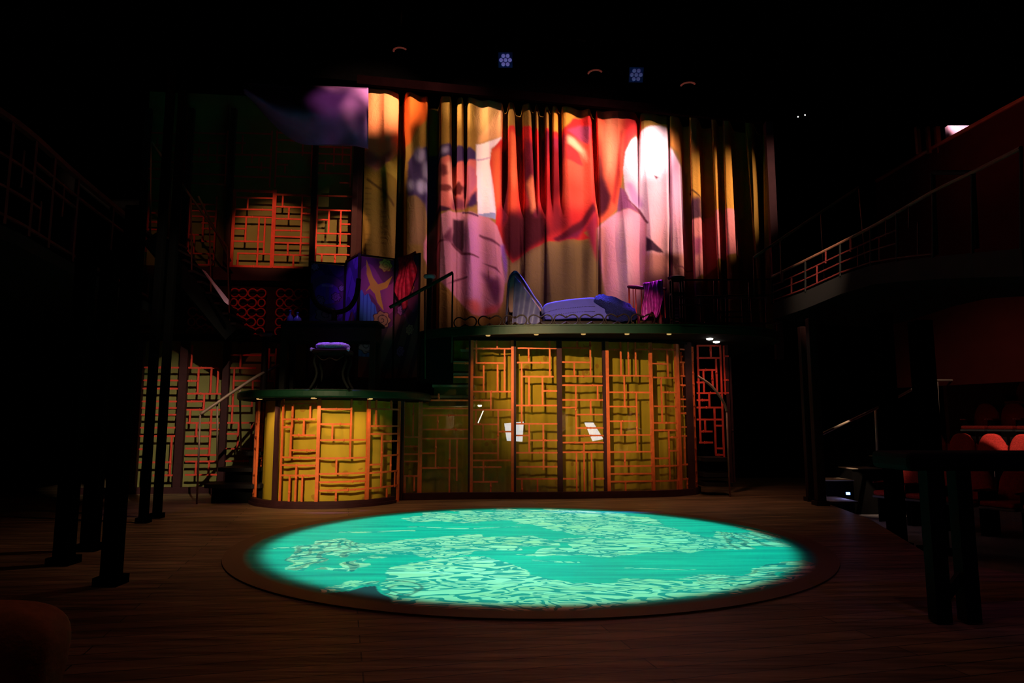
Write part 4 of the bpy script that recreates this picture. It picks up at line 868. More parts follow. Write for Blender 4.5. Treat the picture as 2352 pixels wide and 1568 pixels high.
# flight up to the deck
M['stairtop'] = mat('pale_tread_edge', (0.26, 0.19, 0.12), 0.6); M['stairface'] = mat('ochre_riser', (0.13, 0.09, 0.02), 0.8)  # paler tread colour over darker ochre risers
st2 = thing('deck_stair', 'dark stair rising from the low platform to the upper deck', 'stair', (-1.1, 10.85, 1.4))
xs_ = (985, 997, 1020, 1042, 1062, 1082); ys_ = (908, 883, 856, 829, 802, 777)
for px, py in zip(xs_, ys_):
    p = P(px, py, 10.62); x1 = x8+0.03
    mb = MB(); mb.box(((p.x+x1)/2, 11.0, p.z-0.02), (x1-p.x+0.05, 0.8, 0.035)); mb.build('tread', M['stairtop'], st2)
    mb = MB(); mb.box(((p.x+x1)/2, 11.0, p.z-0.10), (x1-p.x, 0.74, 0.12)); mb.build('riser', M['stairface'], st2)
mb = MB(); a = P(968, 772, 10.55); b_ = P(1042, 772, 10.55)
mb.prism([(a.x, 10.5), (b_.x, 10.5), (b_.x, 10.56), (a.x, 10.56)], ZY(880, 10.5), ZT-0.05); mb.build('side_panel', M['black'], st2)
A = [P(895, 706, 10.0), P(1040, 626, 10.25)]
rail('stair_handrail', 'dark green handrail sloping up to the upper deck beside the folding screen', [A[0], A[0].lerp(A[1], .5), A[1]],
     [(P(1037, 832, 10.25), P(1040, 628, 10.25)), (P(976, 870, 10.2), P(976, 664, 10.15))], 0.026, 'green', 0.014)
# right spiral stair
st3 = thing('right_stair', 'dark stair with red lattice side behind the right end of the pavilion', 'stair', P(1650, 1118, 11.3)*1.0)
def SR(x): return 11.35
panel(SR, [(1270, 1478, 200), (1270, 1475, 305), (1290, 1440, 408), (1270, 1335, 515), (1270, 1485, 607), (1270, 1378, 667), (1270, 1490, 730), (1270, 1495, 833), (1300, 1405, 935), (1425, 1500, 885), (1290, 1410, 1030), (1430, 1505, 1080), (1430, 1508, 1137), (1300, 1500, 1165)],
      [(1390, 200, 305), (1478, 190, 610), (1495, 610, 1165), (1440, 305, 607), (1330, 408, 607), (1405, 408, 560), (1378, 607, 730), (1342, 833, 935), (1428, 730, 1137), (1290, 200, 1030)], LD, mt='lat_r', parent=st3, bw=0.03)
panel(SR, [], [(1545, 190, 1370, .05), (1575, 300, 1370, .03)], LD, mt='post', parent=st3)
panel(SR, [(1500, 1545, y) for y in (290, 495, 605)], [(1508, 200, 620)], LD, mt='lat_r', parent=st3)
for k, (y, x0, x1) in enumerate(((1170, 1300, 1500), (1300, 1300, 1520), (1380, 1300, 1540))):
    a = P(1260+x0/3.7326, 740+y/3.7326, 11.1); b_ = P(1260+x1/3.7326, 740+y/3.7326, 11.1)
    z_ = a.z; mb = MB(); mb.box(((a.x+b_.x)/2, 11.1-0.0, max(z_, 0.05)), (b_.x-a.x, 0.5, 0.06)); mb.build('tread', M['tread'], st3)
A = [P(1603, 864, 10.75), P(1632, 884, 10.75), P(1652, 908, 10.7), P(1664, 928, 10.7), P(1669, 944, 10.7)]
rail('curved_handrail', 'bright curved handrail sweeping down at the right of the pavilion', A, [(Vector((A[-1].x, 10.7, 0)), A[-1])], 0.02)

# ================================================================ dressing corner on the drum
tb = thing('dressing_table', 'large black dressing table with deep apron and round mirror cradle on the low platform', 'table', (-2.45, 9.35, ZP))
zt = ZY(740, 9.35); xa_ = P(650, 760, 9.35).x; xb_ = P(868, 760, 9.35).x
mb = MB(); mb.box(((xa_+xb_)/2, 9.45, zt-0.02), (xb_-xa_+0.06, 0.5, 0.04)); mb.build('tabletop', M['black'], tb, bev=0.008)
mb = MB(); mb.box(((xa_+xb_)/2, 9.45, zt-0.15), (xb_-xa_-0.02, 0.44, 0.24)); mb.build('apron', M['black'], tb)
for s_ in (xa_+0.05, xb_-0.05):
    for yy in (9.26, 9.64): mb = MB(); mb.box((s_, yy, (ZP+zt-0.2)/2), (0.07, 0.07, zt-0.2-ZP)); mb.build('leg', M['black'], tb)
mb = MB(); pts = [P(x, y, 9.5) for x, y in ((712, 652), (718, 680), (734, 704), (768, 717), (800, 708), (818, 680), (824, 640))]
mb.tube(catmull([tuple(p) for p in pts], 6), 0.035, 8); mb.tube([P(768, 717, 9.5), (P(768, 717, 9.5).x, 9.5, zt)], 0.04, 8); mb.build('mirror_cradle', M['black'], tb, smooth=True)
for px, lab in ((666, 'slim violet glass decanter on the left end of the dressing table'), (683, 'squat violet glass decanter beside the slim one on the dressing table')):
    p = P(px, 740, 9.35); d_ = thing('decanter', lab, 'decanter', (p.x, 9.35, zt), 'decanters on the dressing table'); s_ = 1.0 if px == 666 else 1.25; hh = 0.17 if px == 666 else 0.14
    mb = MB(); mb.lathe([(0.04*s_, 0), (0.045*s_, 0.02), (0.04*s_, hh*0.4), (0.014, hh*0.62), (0.012, hh*0.8), (0.02, hh*0.84)], (p.x, 9.35, zt), 18); mb.build('bottle', M['bglass'], d_, smooth=True)
    mb = MB(); mb.lathe([(0.008, hh*0.84), (0.018, hh*0.93), (0.015, hh), (0.003, hh*1.04)], (p.x, 9.35, zt), 14); mb.build('stopper', M['bglass'], d_, smooth=True)
sp_ = P(765, 800, 9.0); zst = ZY(812, 9.0)
so = thing('stool', 'fluffy-topped stool with curved legs under violet light below the dressing table', 'stool', (sp_.x, 9.0, ZP))
mb = MB()
def cush(u, v):
    a = 2*math.pi*u/40; q = v/12*math.pi; r_ = max(0.001, math.sin(q))**0.4; zz = math.cos(q)
    x_ = math.copysign(abs(math.cos(a))**0.6, math.cos(a)); y_ = math.copysign(abs(math.sin(a))**0.6, math.sin(a))
    return Vector((sp_.x+0.215*r_*x_, 9.0+0.17*r_*y_, zst+0.095-0.045*zz+0.006*math.sin(u*2.3+v)))
mb.grid(40, 13, cush, closed_u=True); mb.build('cushion', M['mauve'], so, smooth=True)
mb = MB(); mb.box((sp_.x, 9.0, zst+0.02), (0.47, 0.36, 0.06)); mb.build('seat_frame', M['darkwood'], so, bev=0.02)
for s_ in (-1, 1):
    mb = MB(); mb.tube([(sp_.x+s_*0.20, 8.99, zst+0.03), (sp_.x+s_*0.24, 8.84, zst+0.045), (sp_.x+s_*0.235, 8.83, zst+0.02)], 0.022, 8); mb.build('scroll_arm', M['mauve'], so, smooth=True)
    for yy in (8.87, 9.13):
        mb = MB(); mb.tube(catmull([(sp_.x+s_*0.17, yy, zst), (sp_.x+s_*0.21, yy, zst-0.10), (sp_.x+s_*0.17, yy, zst-0.25), (sp_.x+s_*0.19, yy, zst-0.36), (sp_.x+s_*0.25, yy, ZP+0.0)], 5), 0.016, 8); mb.build('leg', M['black'], so, smooth=True)
mb = MB(); mb.tube(catmull([(sp_.x-0.18, 8.87, zst-0.03), (sp_.x-0.09, 8.86, zst-0.10), (sp_.x, 8.86, zst-0.07), (sp_.x+0.09, 8.86, zst-0.10), (sp_.x+0.18, 8.87, zst-0.03)], 6), 0.008, 6); mb.build('carved_apron', M['darkwood'], so, smooth=True)
# raised dais behind
mb = MB(); mb.prism([(-3.4, 10.35), (-1.45, 10.35), (-1.6, 11.2), (-3.4, 11.2)], ZP+0.002, ZY(872, 10.3)); tag(mb.build('rear_dais', M['black']), 'black block platform behind the low round platform, under the folding screen', 'stage platform')
ZS = ZY(872, 10.3)
# folding screen
scr = thing('folding_screen', 'tall folding screen painted with clouds, swirls and a golden bird on violet', 'folding screen', (-2.3, 10.5, ZS))
corn = [(712, 601, 10.75), (795, 601, 10.95), (826, 582, 10.45), (908, 596, 10.75), (966, 579, 10.45)]
cw = [P(a, b_, c_) for a, b_, c_ in corn]; ztp = [p.z for p in cw]
def scrcol(i, s, z, zt_):
    """paint of one leaf: s 0..1 across, h metres from the top"""
    h = (zt_-z); c = np.zeros(s.shape+(3,)); wx = s
    base = [(100, 50, 140), (110, 70, 190), (150, 60, 120), (110, 50, 90)][i]
    c[:] = lin(base)
    def sw(cx, cy, r_, col, oc=(60, 25, 50), asp=1.0):
        dx = (wx-cx)*0.55*asp; dy = (h-cy); rr = np.hypot(dx, dy); an = np.arctan2(dy, dx)
        ro = r_*(1+0.10*np.cos(7*an)); k = rr < ro; c[k] = lin(col)
        sp2 = (np.abs(((rr/r_*2.2-an/(2*math.pi)) % 1)-0.5) < 0.09) & (rr < r_*0.8); c[sp2] = lin(oc)
        c[(np.abs(rr-ro) < 0.006)] = lin(oc)
    bands = np.sin(h*9+np.sin(wx*6)*1.4)
    c[(bands > 0.55)] = lin(tuple(int(x*0.75) for x in base))
    lo = h > 1.0+0.12*np.sin(wx*7+i); c[lo] = lin((120, 70, 70)); c[lo & (np.sin(wx*14+h*9) > 0.3)] = lin((80, 45, 60))
    if i == 0:
        ar = (np.hypot((wx-0.5)*0.5, h-0.45) < 0.25); c[ar] = lin((120, 70, 120)); ar = (np.hypot((wx-0.5)*0.5, h-0.5) < 0.17); c[ar] = lin((130, 60, 200))
        c[(np.abs(wx-0.5) < 0.05) & (h > 0.35) & (h < 0.6)] = lin((150, 110, 170)); c[(np.abs(wx-0.5) < 0.16) & (np.abs(h-0.37) < 0.02)] = lin((190, 150, 210))
        sw(0.14, 0.08, 0.06, (190, 140, 190)); sw(0.9, 0.4, 0.05, (190, 150, 190)); sw(0.3, 0.62, 0.075, (170, 110, 170)); sw(0.75, 0.55, 0.07, (170, 110, 180)); sw(0.5, 0.85, 0.13, (150, 90, 110), asp=0.8)
    if i == 2:
        sw(0.72, 0.12, 0.10, (226, 160, 90), (150, 60, 50))
        bird = inside(wx*100, h*100, [(18, 6), (30, 22), (38, 34), (52, 44), (70, 40), (92, 28), (78, 48), (58, 54), (62, 66), (70, 86), (52, 74), (44, 60), (30, 52), (18, 58), (30, 46), (20, 30)]); c[bird] = lin((222, 150, 60))
        cl = inside(wx*100, h*100, [(0, 60), (8, 55), (16, 64), (26, 60), (34, 72), (46, 78), (52, 92), (48, 120), (50, 160), (0, 160)]); c[cl] = lin((80, 110, 200)); c[cl & (np.sin(wx*60) > 0.7)] = lin((60, 80, 170))
        sw(0.65, 1.0, 0.13, (190, 120, 90)); sw(0.25, 1.42, 0.12, (190, 130, 150))
    if i == 3:
        for k in range(5): sw(0.3+0.35*(k % 2), 0.2+0.33*k, 0.085, (190, 120, 100) if k % 2 else (150, 90, 150))
    if i == 1: sw(0.5, 1.2, 0.09, (150, 100, 200)); c[(np.abs(np.sin(h*4+wx*4)) < 0.1)] = lin((70, 50, 150))
    return c
for i in range(4):
    a, b_ = cw[i], cw[i+1]; a = Vector((a.x, a.y, 0)); b_ = Vector((b_.x, b_.y, 0)); z1 = (ztp[i]+ztp[i+1])/2 if i != 2 else ztp[2]-0.02
    z1 = ztp[i] if i in (0,) else z1
    nu, nv = 90, 240; mb = MB()
    mb.grid(nu, nv, lambda u, v: Vector((a.x+(b_.x-a.x)*u/(nu-1), a.y+(b_.y-a.y)*u/(nu-1), ZS+0.04+(z1-ZS-0.06)*v/(nv-1))))
    o = mb.build('painted_leaf', M['screen'], scr)
    U, V_ = np.meshgrid(np.arange(nu)/(nu-1), ZS+0.04+(z1-ZS-0.06)*np.arange(nv)/(nv-1)); setcol(o, scrcol(i, U, V_, z1).reshape(-1, 3))
    md = o.modifiers.new('solid', 'SOLIDIFY'); md.thickness = 0.012
    mb = MB(); mb.beam((a.x, a.y, z1), (b_.x, b_.y, z1), 0.03, 0.022); mb.beam((a.x, a.y, ZS+0.03), (b_.x, b_.y, ZS+0.03), 0.03, 0.04)
    for q in (a.lerp(b_, 0.02), a.lerp(b_, 0.98)): mb.box((q.x, q.y-0.004, (ZS+z1)/2), (0.028, 0.028, z1-ZS+0.02))
    mb.build('leaf_frame', M['darkwood'], scr)
# crimson shawl on the last leaf
mb = MB(); a, b_ = cw[3], cw[4]
def sh(u, v):
    s = u/40; q = v/40; x = a.x+(b_.x-a.x)*(0.10+0.72*s); y = a.y+(b_.y-a.y)*(0.10+0.72*s)
    L = 0.78*(0.55+0.45*math.sin(s*3.0+0.4)) + (0.12 if s > .35 and s < .6 else 0)
    w_ = q*1.35-0.35
    zz = ztp[3]+(ztp[4]-ztp[3])*s
    if w_ < 0: return Vector((x, y+0.03+0.02*math.sin(u), zz+0.025+w_*0.9))
    return Vector((x+0.03*math.sin(w_*5+s*3), y-0.035-0.03*abs(math.sin(s*16+w_))*(0.4+w_), zz+0.03-w_*L))
mb.grid(41, 41, sh); tag(mb.build('crimson_shawl', M['crimson'], smooth=True, solid=0.006), 'crimson shawl draped over the right leaf of the folding screen', 'shawl')
spot((-1.0, 6.0, 6.8), (-1.72, 10.55, 3.2), 420, (1.0, 0.3, 0.4), 7, 0.8, 0.03)
spot((-0.8, 6.4, 6.6), (-2.05, 10.6, 3.1), 260, (0.95, 0.55, 0.75), 10, 0.8, 0.03)

# ================================================================ on the upper deck
Yc = 10.55
ch = thing('chaise_longue', 'chaise longue with pale blue mattress and raised back on the upper deck', 'chaise longue', (P(1300, 740, Yc).x, Yc+0.3, ZT))
def side_prism(prof, y0, y1, nz=8, wav=0.0):
    mb = MB(); n_ = len(prof)
    def f(u, v):
        x, z = prof[u]; q = v/(nz-1); return Vector((x+wav*math.sin(q*9+u*0.6), y0+(y1-y0)*q, z+wav*math.sin(u*1.7+q*5)))
    mb.grid(n_, nz, f, closed_u=True); mb.f += [tuple(range(n_)), tuple(range((nz-1)*n_, nz*n_))[::-1]]; return mb
def pp(l, Y=Yc): return [(P(x, y, Y).x, P(x, y, Y).z) for x, y in l]
prof = pp(catmull([(1246, 712), (1252, 703), (1275, 697), (1310, 692), (1345, 689), (1362, 689), (1400, 694), (1436, 708), (1444, 722), (1440, 738), (1340, 735), (1280, 738), (1250, 738)], 3))
side_prism(prof, Yc-0.22, Yc+0.38).build('mattress', M['bluew'], ch, smooth=False, bev=0.02)
for dy_, yb in ((7, 0), (18, 1)):
    mb = MB(); pts = [P(x, y+dy_, Yc-0.228) for x, y in ((1250, 712), (1275, 704), (1310, 700), (1345, 697), (1366, 697))]
    for q in catmull([tuple(p) for p in pts], 9): mb.lathe([(0.002, -0.006), (0.006, 0), (0.002, 0.006)], (q[0], Yc-0.228, q[2]), 5)
    mb.build('beaded_trim', M['darkwood'], ch)
mb = MB(); b0 = P(1175, 640, Yc); b1 = P(1215, 732, Yc)
prof = pp(catmull([(1166, 700), (1168, 660), (1174, 640), (1184, 632), (1194, 640), (1212, 670), (1236, 704), (1240, 718), (1170, 720)], 3)); side_prism(prof, Yc-0.12, Yc+0.30).build('backrest', M['pink'], ch, smooth=False, bev=0.02)
mb = MB(); a = P(1170, 735, Yc); b_ = P(1440, 735, Yc); mb.box(((a.x+b_.x)/2, Yc+0.08, ZT+0.12), (b_.x-a.x, 0.5, 0.06)); mb.build('seat_frame', M['darkwood'], ch, bev=0.01)
for x in (a.x+0.06, b_.x-0.08):
    for yy in (Yc-0.12, Yc+0.28): mb = MB(); mb.lathe([(0.015, 0), (0.03, 0.03), (0.02, 0.06), (0.03, 0.1)], (x, yy, ZT), 10); mb.build('leg', M['darkwood'], ch)
# throw over the chaise back: front flap and trailing right side
mb = MB(); line = catmull([(1163, 742), (1165, 700), (1167, 660), (1171, 640), (1179, 630), (1188, 629), (1198, 640), (1211, 662), (1226, 686), (1240, 706), (1247, 724)], 5); nL = len(line)
def th(u, v):
    x, y = line[u]; q = v/24; p = P(x, y, Yc); s = u/(nL-1)
    return Vector((p.x+0.012*math.sin(q*22+u*0.15), Yc-0.17+0.52*q+0.012*math.sin(u*0.5), p.z+0.006*math.sin(q*30)))
mb.grid(nL, 25, th); t0 = mb.build('lilac_throw', M['lilac'], smooth=True, solid=0.012); tag(t0, 'lilac satin throw hooded over the raised back of the chaise', 'throw')
mb = MB()
def fl(u, v):   # hanging front flap between x 1190..1240
    s = u/30; q = v/30; xt = 1182+(1240-1182)*s; yt = 634+(712-634)*s**1.15; x = xt+(-1)*q*6*(1-s); y = yt+(744-yt)*q
    p = P(x, y, Yc-0.20-0.02*math.sin(s*17+q*2)-0.01*q); return p
mb.grid(31, 31, fl); mb.build('front_flap', M['lilac'], t0, smooth=True, solid=0.008)
mb = MB(); prof = pp(catmull([(1362, 690), (1372, 684), (1400, 688), (1430, 701), (1450, 716), (1452, 740), (1400, 741), (1384, 715), (1360, 700)], 3))
n_ = len(prof)
def bl(u, v):
    x, z = prof[u]; q = v/15; return Vector((x+0.012*math.sin(q*31+u*3.3), Yc-0.28+0.68*q, z+0.012*math.sin(q*23+u*2.1)))
mb.grid(n_, 16, bl, closed_u=True); mb.f += [tuple(range(n_)), tuple(range(15*n_, 16*n_))[::-1]]
kn = P(1379, 684, Yc-0.2); mb.lathe([(0.01, -0.03), (0.035, -0.01), (0.03, 0.02), (0.008, 0.045)], kn, 8)
tag(mb.build('blue_blanket', M['bluek'], smooth=True), 'deep blue knitted blanket bunched over the foot of the chaise', 'blanket')
# round-backed armchair with spindles
Ya = 10.5; cx0 = P(1485, 740, Ya).x; arm = thing('armchair', 'red lacquered horseshoe armchair with spindles on the upper deck', 'chair', (cx0, Ya+0.2, ZT))
zar = ZY(662, Ya); zse = ZY(722, Ya)
ctr = Vector((cx0+0.06, Ya+0.22, 0))
def hs(a, rx=0.29, ry=0.26): return ctr.x+rx*math.cos(a), ctr.y+ry*math.sin(a)
pts = []
for k in range(19):
    a = R(255-k*15*1.05); x, y = hs(a); pts.append((x, y, zar+0.10*max(0, math.sin(math.pi*k/18))))
mb = MB(); mb.tube(catmull(pts, 3), 0.022, 8); mb.build('arm_rail', M['redwood'], arm, smooth=True)
mb = MB(); mb.prism([hs(R(a), 0.25, 0.23) for a in range(0, 360, 15)], zse-0.03, zse+0.01); mb.build('seat', M['redwood'], arm)
for k in range(0, 19, 2):
    x, y, z = pts[k]; mb = MB(); mb.tube([(x, y, z), (x, y, zse-0.02)], 0.008, 6); mb.build('spindle', M['lat_r'], arm)
for a in (45, 135, 225, 315):
    x, y = hs(R(a), 0.24, 0.22); mb = MB(); mb.box((x, y, (ZT+zse)/2), (0.035, 0.035, zse-ZT)); mb.build('leg', M['redwood'], arm)
mb = MB()
def mg(u, v):
    s = u/40; q = v/50; xt = 1477+46*s; y_top = 651-8*s
    if q < 0.2: k = q/0.2; return P(xt, y_top+14*(1-k), Ya+0.16-0.24*k)
    k = (q-0.2)/0.8; L = 86*(0.90+0.10*math.sin(s*9+1)); p = P(xt+3*math.sin(k*6+s*5)-4*k*s, y_top-1+L*k, Ya-0.10-0.03*math.sin(s*25+k*3)); p.z = max(p.z, ZT+0.012); return p
mb.grid(41, 51, mg); tag(mb.build('magenta_shawl', M['magenta'], smooth=True, solid=0.005), 'shiny magenta shawl hanging over the horseshoe armchair', 'shawl')
# lantern-like newel and thin deck rails
Yn = 10.6; p = P(1556, 742, Yn); zt_ = ZY(640, Yn); nl = thing('lantern_post', 'dark square lantern-shaped post with small openings on the upper deck', 'post', (p.x, Yn, ZT))
mb = MB()
for dx in (-0.08, 0.08):
    for dy in (-0.08, 0.08): mb.box((p.x+dx, Yn+dy, (ZT+zt_)/2), (0.03, 0.03, zt_-ZT))
for z in (ZT+0.03, ZT+0.2, zt_-0.25, zt_-0.02): mb.box((p.x, Yn, z), (0.19, 0.19, 0.03))
mb.build('frame', M['darkwood'], nl); mb = MB(); mb.lathe([(0.13, zt_), (0.14, zt_+0.02), (0.05, zt_+0.05)], (p.x, Yn, 0), 16); mb.build('cap', M['darkwood'], nl)
mb = MB(); 
for k in range(7): mb.box((p.x-0.03, Yn-0.095, ZT+0.06+0.05*k), (0.05, 0.01, 0.012))
mb.build('ladder_slats', M['pinkpl'], nl)
rp = [P(1545, 643, 10.6), P(1700, 642, 10.7), P(1900, 640, 11.0)]
rail('deck_rail', 'thin dark rail running right from the lantern-shaped post', rp, [(Vector((P(x, 700, 10.7).x, 10.7, ZT)), P(x, 643, 10.7)) for x in (1640, 1720)]+[(P(1600, 680, 10.65), P(1830, 676, 10.9))], 0.014, 'darkwood', 0.012)
rl = thing('red_lattice_rail', 'low red lattice railing in the dim right part of the upper deck', 'railing', (P(1690, 745, 10.3).x, 10.3, ZT))
lattice_mesh(lambda x: 10.3, [(1560, 1790, 742), (1640, 1760, 716), (1655, 1720, 728), (1560, 1640, 700), (1560, 1760, 684)], [(x, 684, 742) for x in (1575, 1610, 1650, 1668, 1705, 1726, 1760)]+[(1785, 742, 760)], bw=0.022).build('lattice_panel', M['redwood'], rl)

# ================================================================ musicians inside the pavilion
def skin_mesh(name, nodes, edges, mt, parent, sub=1):
    me = bpy.data.meshes.new(name); off = Vector(parent['_o']) if parent else Vector((0, 0, 0))
    me.from_pydata([Vector(n_[0])-off for n_ in nodes], edges, []); me.materials.append(mt)
    o = bpy.data.objects.new(name, me); C.objects.link(o); o.parent = parent; o['_o'] = tuple(off)
    md = o.modifiers.new('skin', 'SKIN'); md.use_smooth_shade = True
    for i, n_ in enumerate(nodes):
        sv = me.skin_vertices[0].data[i]; sv.radius = (n_[1], n_[1]) if not isinstance(n_[1], tuple) else n_[1]; sv.use_root = (i == 0)
    m2_ = o.modifiers.new('sub', 'SUBSURF'); m2_.levels = sub; m2_.render_levels = sub
    return o
def musician(x, y, rz, label, hl, hr, hair=True):
    t0 = thing('person', label, 'person', (x, y, 0), 'musicians behind the gauze')
    c, s = math.cos(rz), math.sin(rz)
    def L(a, b_, z): return (x+a*c-b_*s, y+a*s+b_*c, z)
    def I(p): return (((p[0]-x)*c+(p[1]-y)*s), (-(p[0]-x)*s+(p[1]-y)*c), p[2])
    hl_, hr_ = I(hl), I(hr)
    def body(grow, parts):
        N = []; E = []
        def ad(p, r_, frm=None):
            N.append((L(*p), r_+grow)); i = len(N)-1
            if frm is not None: E.append((frm, i))
            return i
        pel = ad((0, 0, 0.52), 0.14); ab = ad((0, -0.02, 0.68), 0.125, pel); chs = ad((0, -0.03, 0.86), 0.145, ab); up = ad((0, -0.02, 0.98), 0.10, chs)
        if 'head' in parts:
            nk = ad((0, -0.03, 1.08), 0.055, up); j = ad((0, -0.06, 1.16), 0.075, nk); hd = ad((0, -0.05, 1.25), 0.092, j); ad((0, -0.02, 1.32), 0.07, hd)
            ns_ = ad((0, -0.15, 1.21), 0.014, j)
        for sx_, hnd in ((-1, hl_), (1, hr_)):
            sh_ = ad((sx_*0.17, -0.02, 0.97), 0.06, up); el = ad((sx_*0.25, -0.12, 0.74), 0.042, sh_)
            w_ = Vector(hnd); elp = Vector((sx_*0.25, -0.12, 0.74)); wr = elp.lerp(w_, 0.82)
            wi = ad(tuple(wr), 0.028, el)
            if 'hand' in parts:
                d = (w_-elp).normalized(); sd = d.cross(Vector((0, 0, 1))).normalized(); pm_ = ad(tuple(wr+d*0.06), 0.034, wi)
                for f_, (o_, ln) in enumerate(((-0.033, .062), (-0.011, .075), (0.011, .07), (0.033, .055))):
                    k1 = ad(tuple(wr+d*0.10+sd*o_), 0.0095, pm_); k2 = ad(tuple(wr+d*(0.10+ln*0.6)+sd*o_*1.2+Vector((0, 0, -0.012))), 0.0085, k1); ad(tuple(wr+d*(0.10+ln*0.8)+sd*o_*1.25+Vector((0, 0, -0.035))), 0.007, k2)
                k1 = ad(tuple(wr+d*0.05-sx_*sd*0.045), 0.011, pm_); ad(tuple(wr+d*0.085-sx_*sd*0.06+Vector((0, 0, -0.01))), 0.009, k1)
            hp = ad((sx_*0.10, -0.03, 0.50), 0.085, pel); kn_ = ad((sx_*0.16, -0.46, 0.52), 0.062, hp); an = ad((sx_*0.16, -0.44, 0.10), 0.04, kn_)
            ad((sx_*0.17, -0.58, 0.045), 0.032, an)
        return N, E
    N, E = body(0, ('head', 'hand')); skin_mesh('body', N, E, M['skin'], t0)
    N, E = body(0.014, ()); skin_mesh('black_clothes', N, E, M['cloth_k'], t0)
    mb = MB()
    def hr__(u, v):
        a = 2*math.pi*u/24; q = v/10*1.9; r_ = 0.105*math.sin(q)
        return Vector(L(r_*math.cos(a)*0.95, 0.0+r_*math.sin(a)+0.012, 1.265+0.105*math.cos(q)))
    mb.grid(24, 11, hr__, closed_u=True); mb.build('hair', M['hair'], t0, smooth=True, solid=0.01)
    for sx_ in (-1, 1):
        mb = MB(); mb.lathe([(0.001, -0.01), (0.011, 0), (0.001, 0.01)], L(sx_*0.033, -0.142, 1.24), 8); mb.build('eye', M['white'], t0)
    mb = MB(); mb.box(L(0, -0.142, 1.165), (0.045, 0.01, 0.01), rz); mb.build('mouth', M['redwood'], t0)
    # stool under them
    s0 = thing('music_stool', 'small black stool under the musician '+label.split(' ', 1)[1][-24:].strip(), 'stool', (x, y, 0)); s0['label'] = 'small black stool under the '+label.replace('dim seated ', '').replace(' in black', '')
    mb = MB(); mb.lathe([(0.17, 0.33), (0.18, 0.35), (0.17, 0.37)], (x, y, 0), 20); mb.build('seat', M['black'], s0)
    for a in (45, 135, 225, 315): mb = MB(); mb.tube([(x+0.1*math.cos(R(a)), y+0.1*math.sin(R(a)), 0.33), (x+0.17*math.cos(R(a)), y+0.17*math.sin(R(a)), 0)], 0.012, 6); mb.build('leg', M['railb'], s0)
h1 = P(1052, 975, 11.2); h1b = P(1060, 990, 11.2)
musician(P(1030, 900, 11.68).x, 11.68, R(25), 'dim seated musician in black at the left of the gauze', tuple(h1), tuple(h1b))
h2 = P(1314, 980, 11.2); h2b = P(1330, 982, 11.2)
musician(P(1290, 900, 11.72).x, 11.72, R(15), 'dim seated musician in black left of the tilted music sheet', tuple(h2), tuple(h2b))
h3 = P(1440, 1030, 11.22); h3b = P(1425, 1034, 11.22)
musician(P(1452, 900, 11.72).x, 11.72, R(-10), 'dim seated musician in black in the bay right of the tilted music sheet', tuple(h3b), tuple(h3))
for quad, lab in (([(1158, 972), (1203, 968), (1200, 1014), (1164, 1012)], 'bright upright music sheet on a stand in the centre bay'), ([(1343, 970), (1364, 970), (1386, 1008), (1361, 1013)], 'bright tilted music sheet on a stand in the bay to the right')):
    q = [P(x, y, 11.08) for x, y in quad]; ctr_ = sum(q, Vector())/4
    ms = thing('music_stand', lab, 'music stand', (ctr_.x, 11.15, 0))
    mb = MB(); n_ = Vector((0, 0.012, 0)); mb.add([p+Vector((0, (i in (0, 1))*0.06, 0)) for i, p in enumerate(q)]+[p+n_+Vector((0, (i in (0, 1))*0.06, 0)) for i, p in enumerate(q)], [(0, 1, 2, 3), (7, 6, 5, 4), (0, 4, 5, 1), (1, 5, 6, 2), (2, 6, 7, 3), (3, 7, 4, 0)]); mb.build('sheet_music', M['paper'], ms)
    mb = MB(); mb.tube([(ctr_.x, 11.17, ctr_.z-0.05), (ctr_.x, 11.17, 0.25)], 0.012, 8); mb.build('pole', M['railb'], ms)
    for a in (90, 210, 330): mb = MB(); mb.tube([(ctr_.x, 11.17, 0.28), (ctr_.x+0.22*math.cos(R(a)), 11.17+0.22*math.sin(R(a)), 0.008)], 0.008, 6); mb.build('leg', M['railb'], ms)
    mb = MB(); mb.box((ctr_.x, 11.15, min(p.z for p in q)-0.01), (0.36, 0.06, 0.015)); mb.build('ledge', M['railb'], ms)
for px_ in (1130, 1330, 1500):
    pl = bpy.data.lights.new('pit_glow', 'POINT'); pl.energy = 3; pl.color = (1, 0.8, 0.4); pl.shadow_soft_size = 0.1; o = bpy.data.objects.new('pit_glow', pl); C.objects.link(o); o.location = P(px_, 960, 11.95)
# lamp and slanting tube lamp
p = P(1102, 930, 11.15); lm = thing('work_lamp', 'small glaring work lamp behind the gauze at left of the pavilion', 'lamp', (p.x, p.y, 0))
mb = MB(); mb.lathe([(0.002, -0.03), (0.03, -0.02), (0.034, 0.0), (0.02, 0.03)], p, 14); mb.build('bulb', M['lens'], lm, smooth=True)
mb = MB(); mb.lathe([(0.035, 0.02), (0.06, 0.0), (0.05, 0.04), (0.02, 0.06)], p, 16); mb.build('shade', M['railb'], lm)
mb = MB(); mb.tube([(p.x, p.y+0.05, p.z+0.02), (p.x, p.y+0.07, 0)], 0.012, 8); mb.build('pole', M['railb'], lm)
mb = MB(); mb.lathe([(0.12, 0), (0.11, 0.02), (0.02, 0.025)], (p.x, p.y+0.07, 0), 16); mb.build('base', M['railb'], lm)
a = P(1098, 971, 11.08); b_ = P(1111, 941, 11.08); lm = thing('tube_lamp', 'slanting glowing tube lamp left of the upright music sheet', 'lamp', (a.x, a.y, 0))
mb = MB(); mb.tube([a, b_], 0.008, 8); mb.build('glowing_tube', M['bar'], lm)
mb = MB(); mb.tube([a+Vector((0, 0.03, 0)), (a.x, a.y+0.05, 0)], 0.01, 8); mb.build('pole', M['railb'], lm)
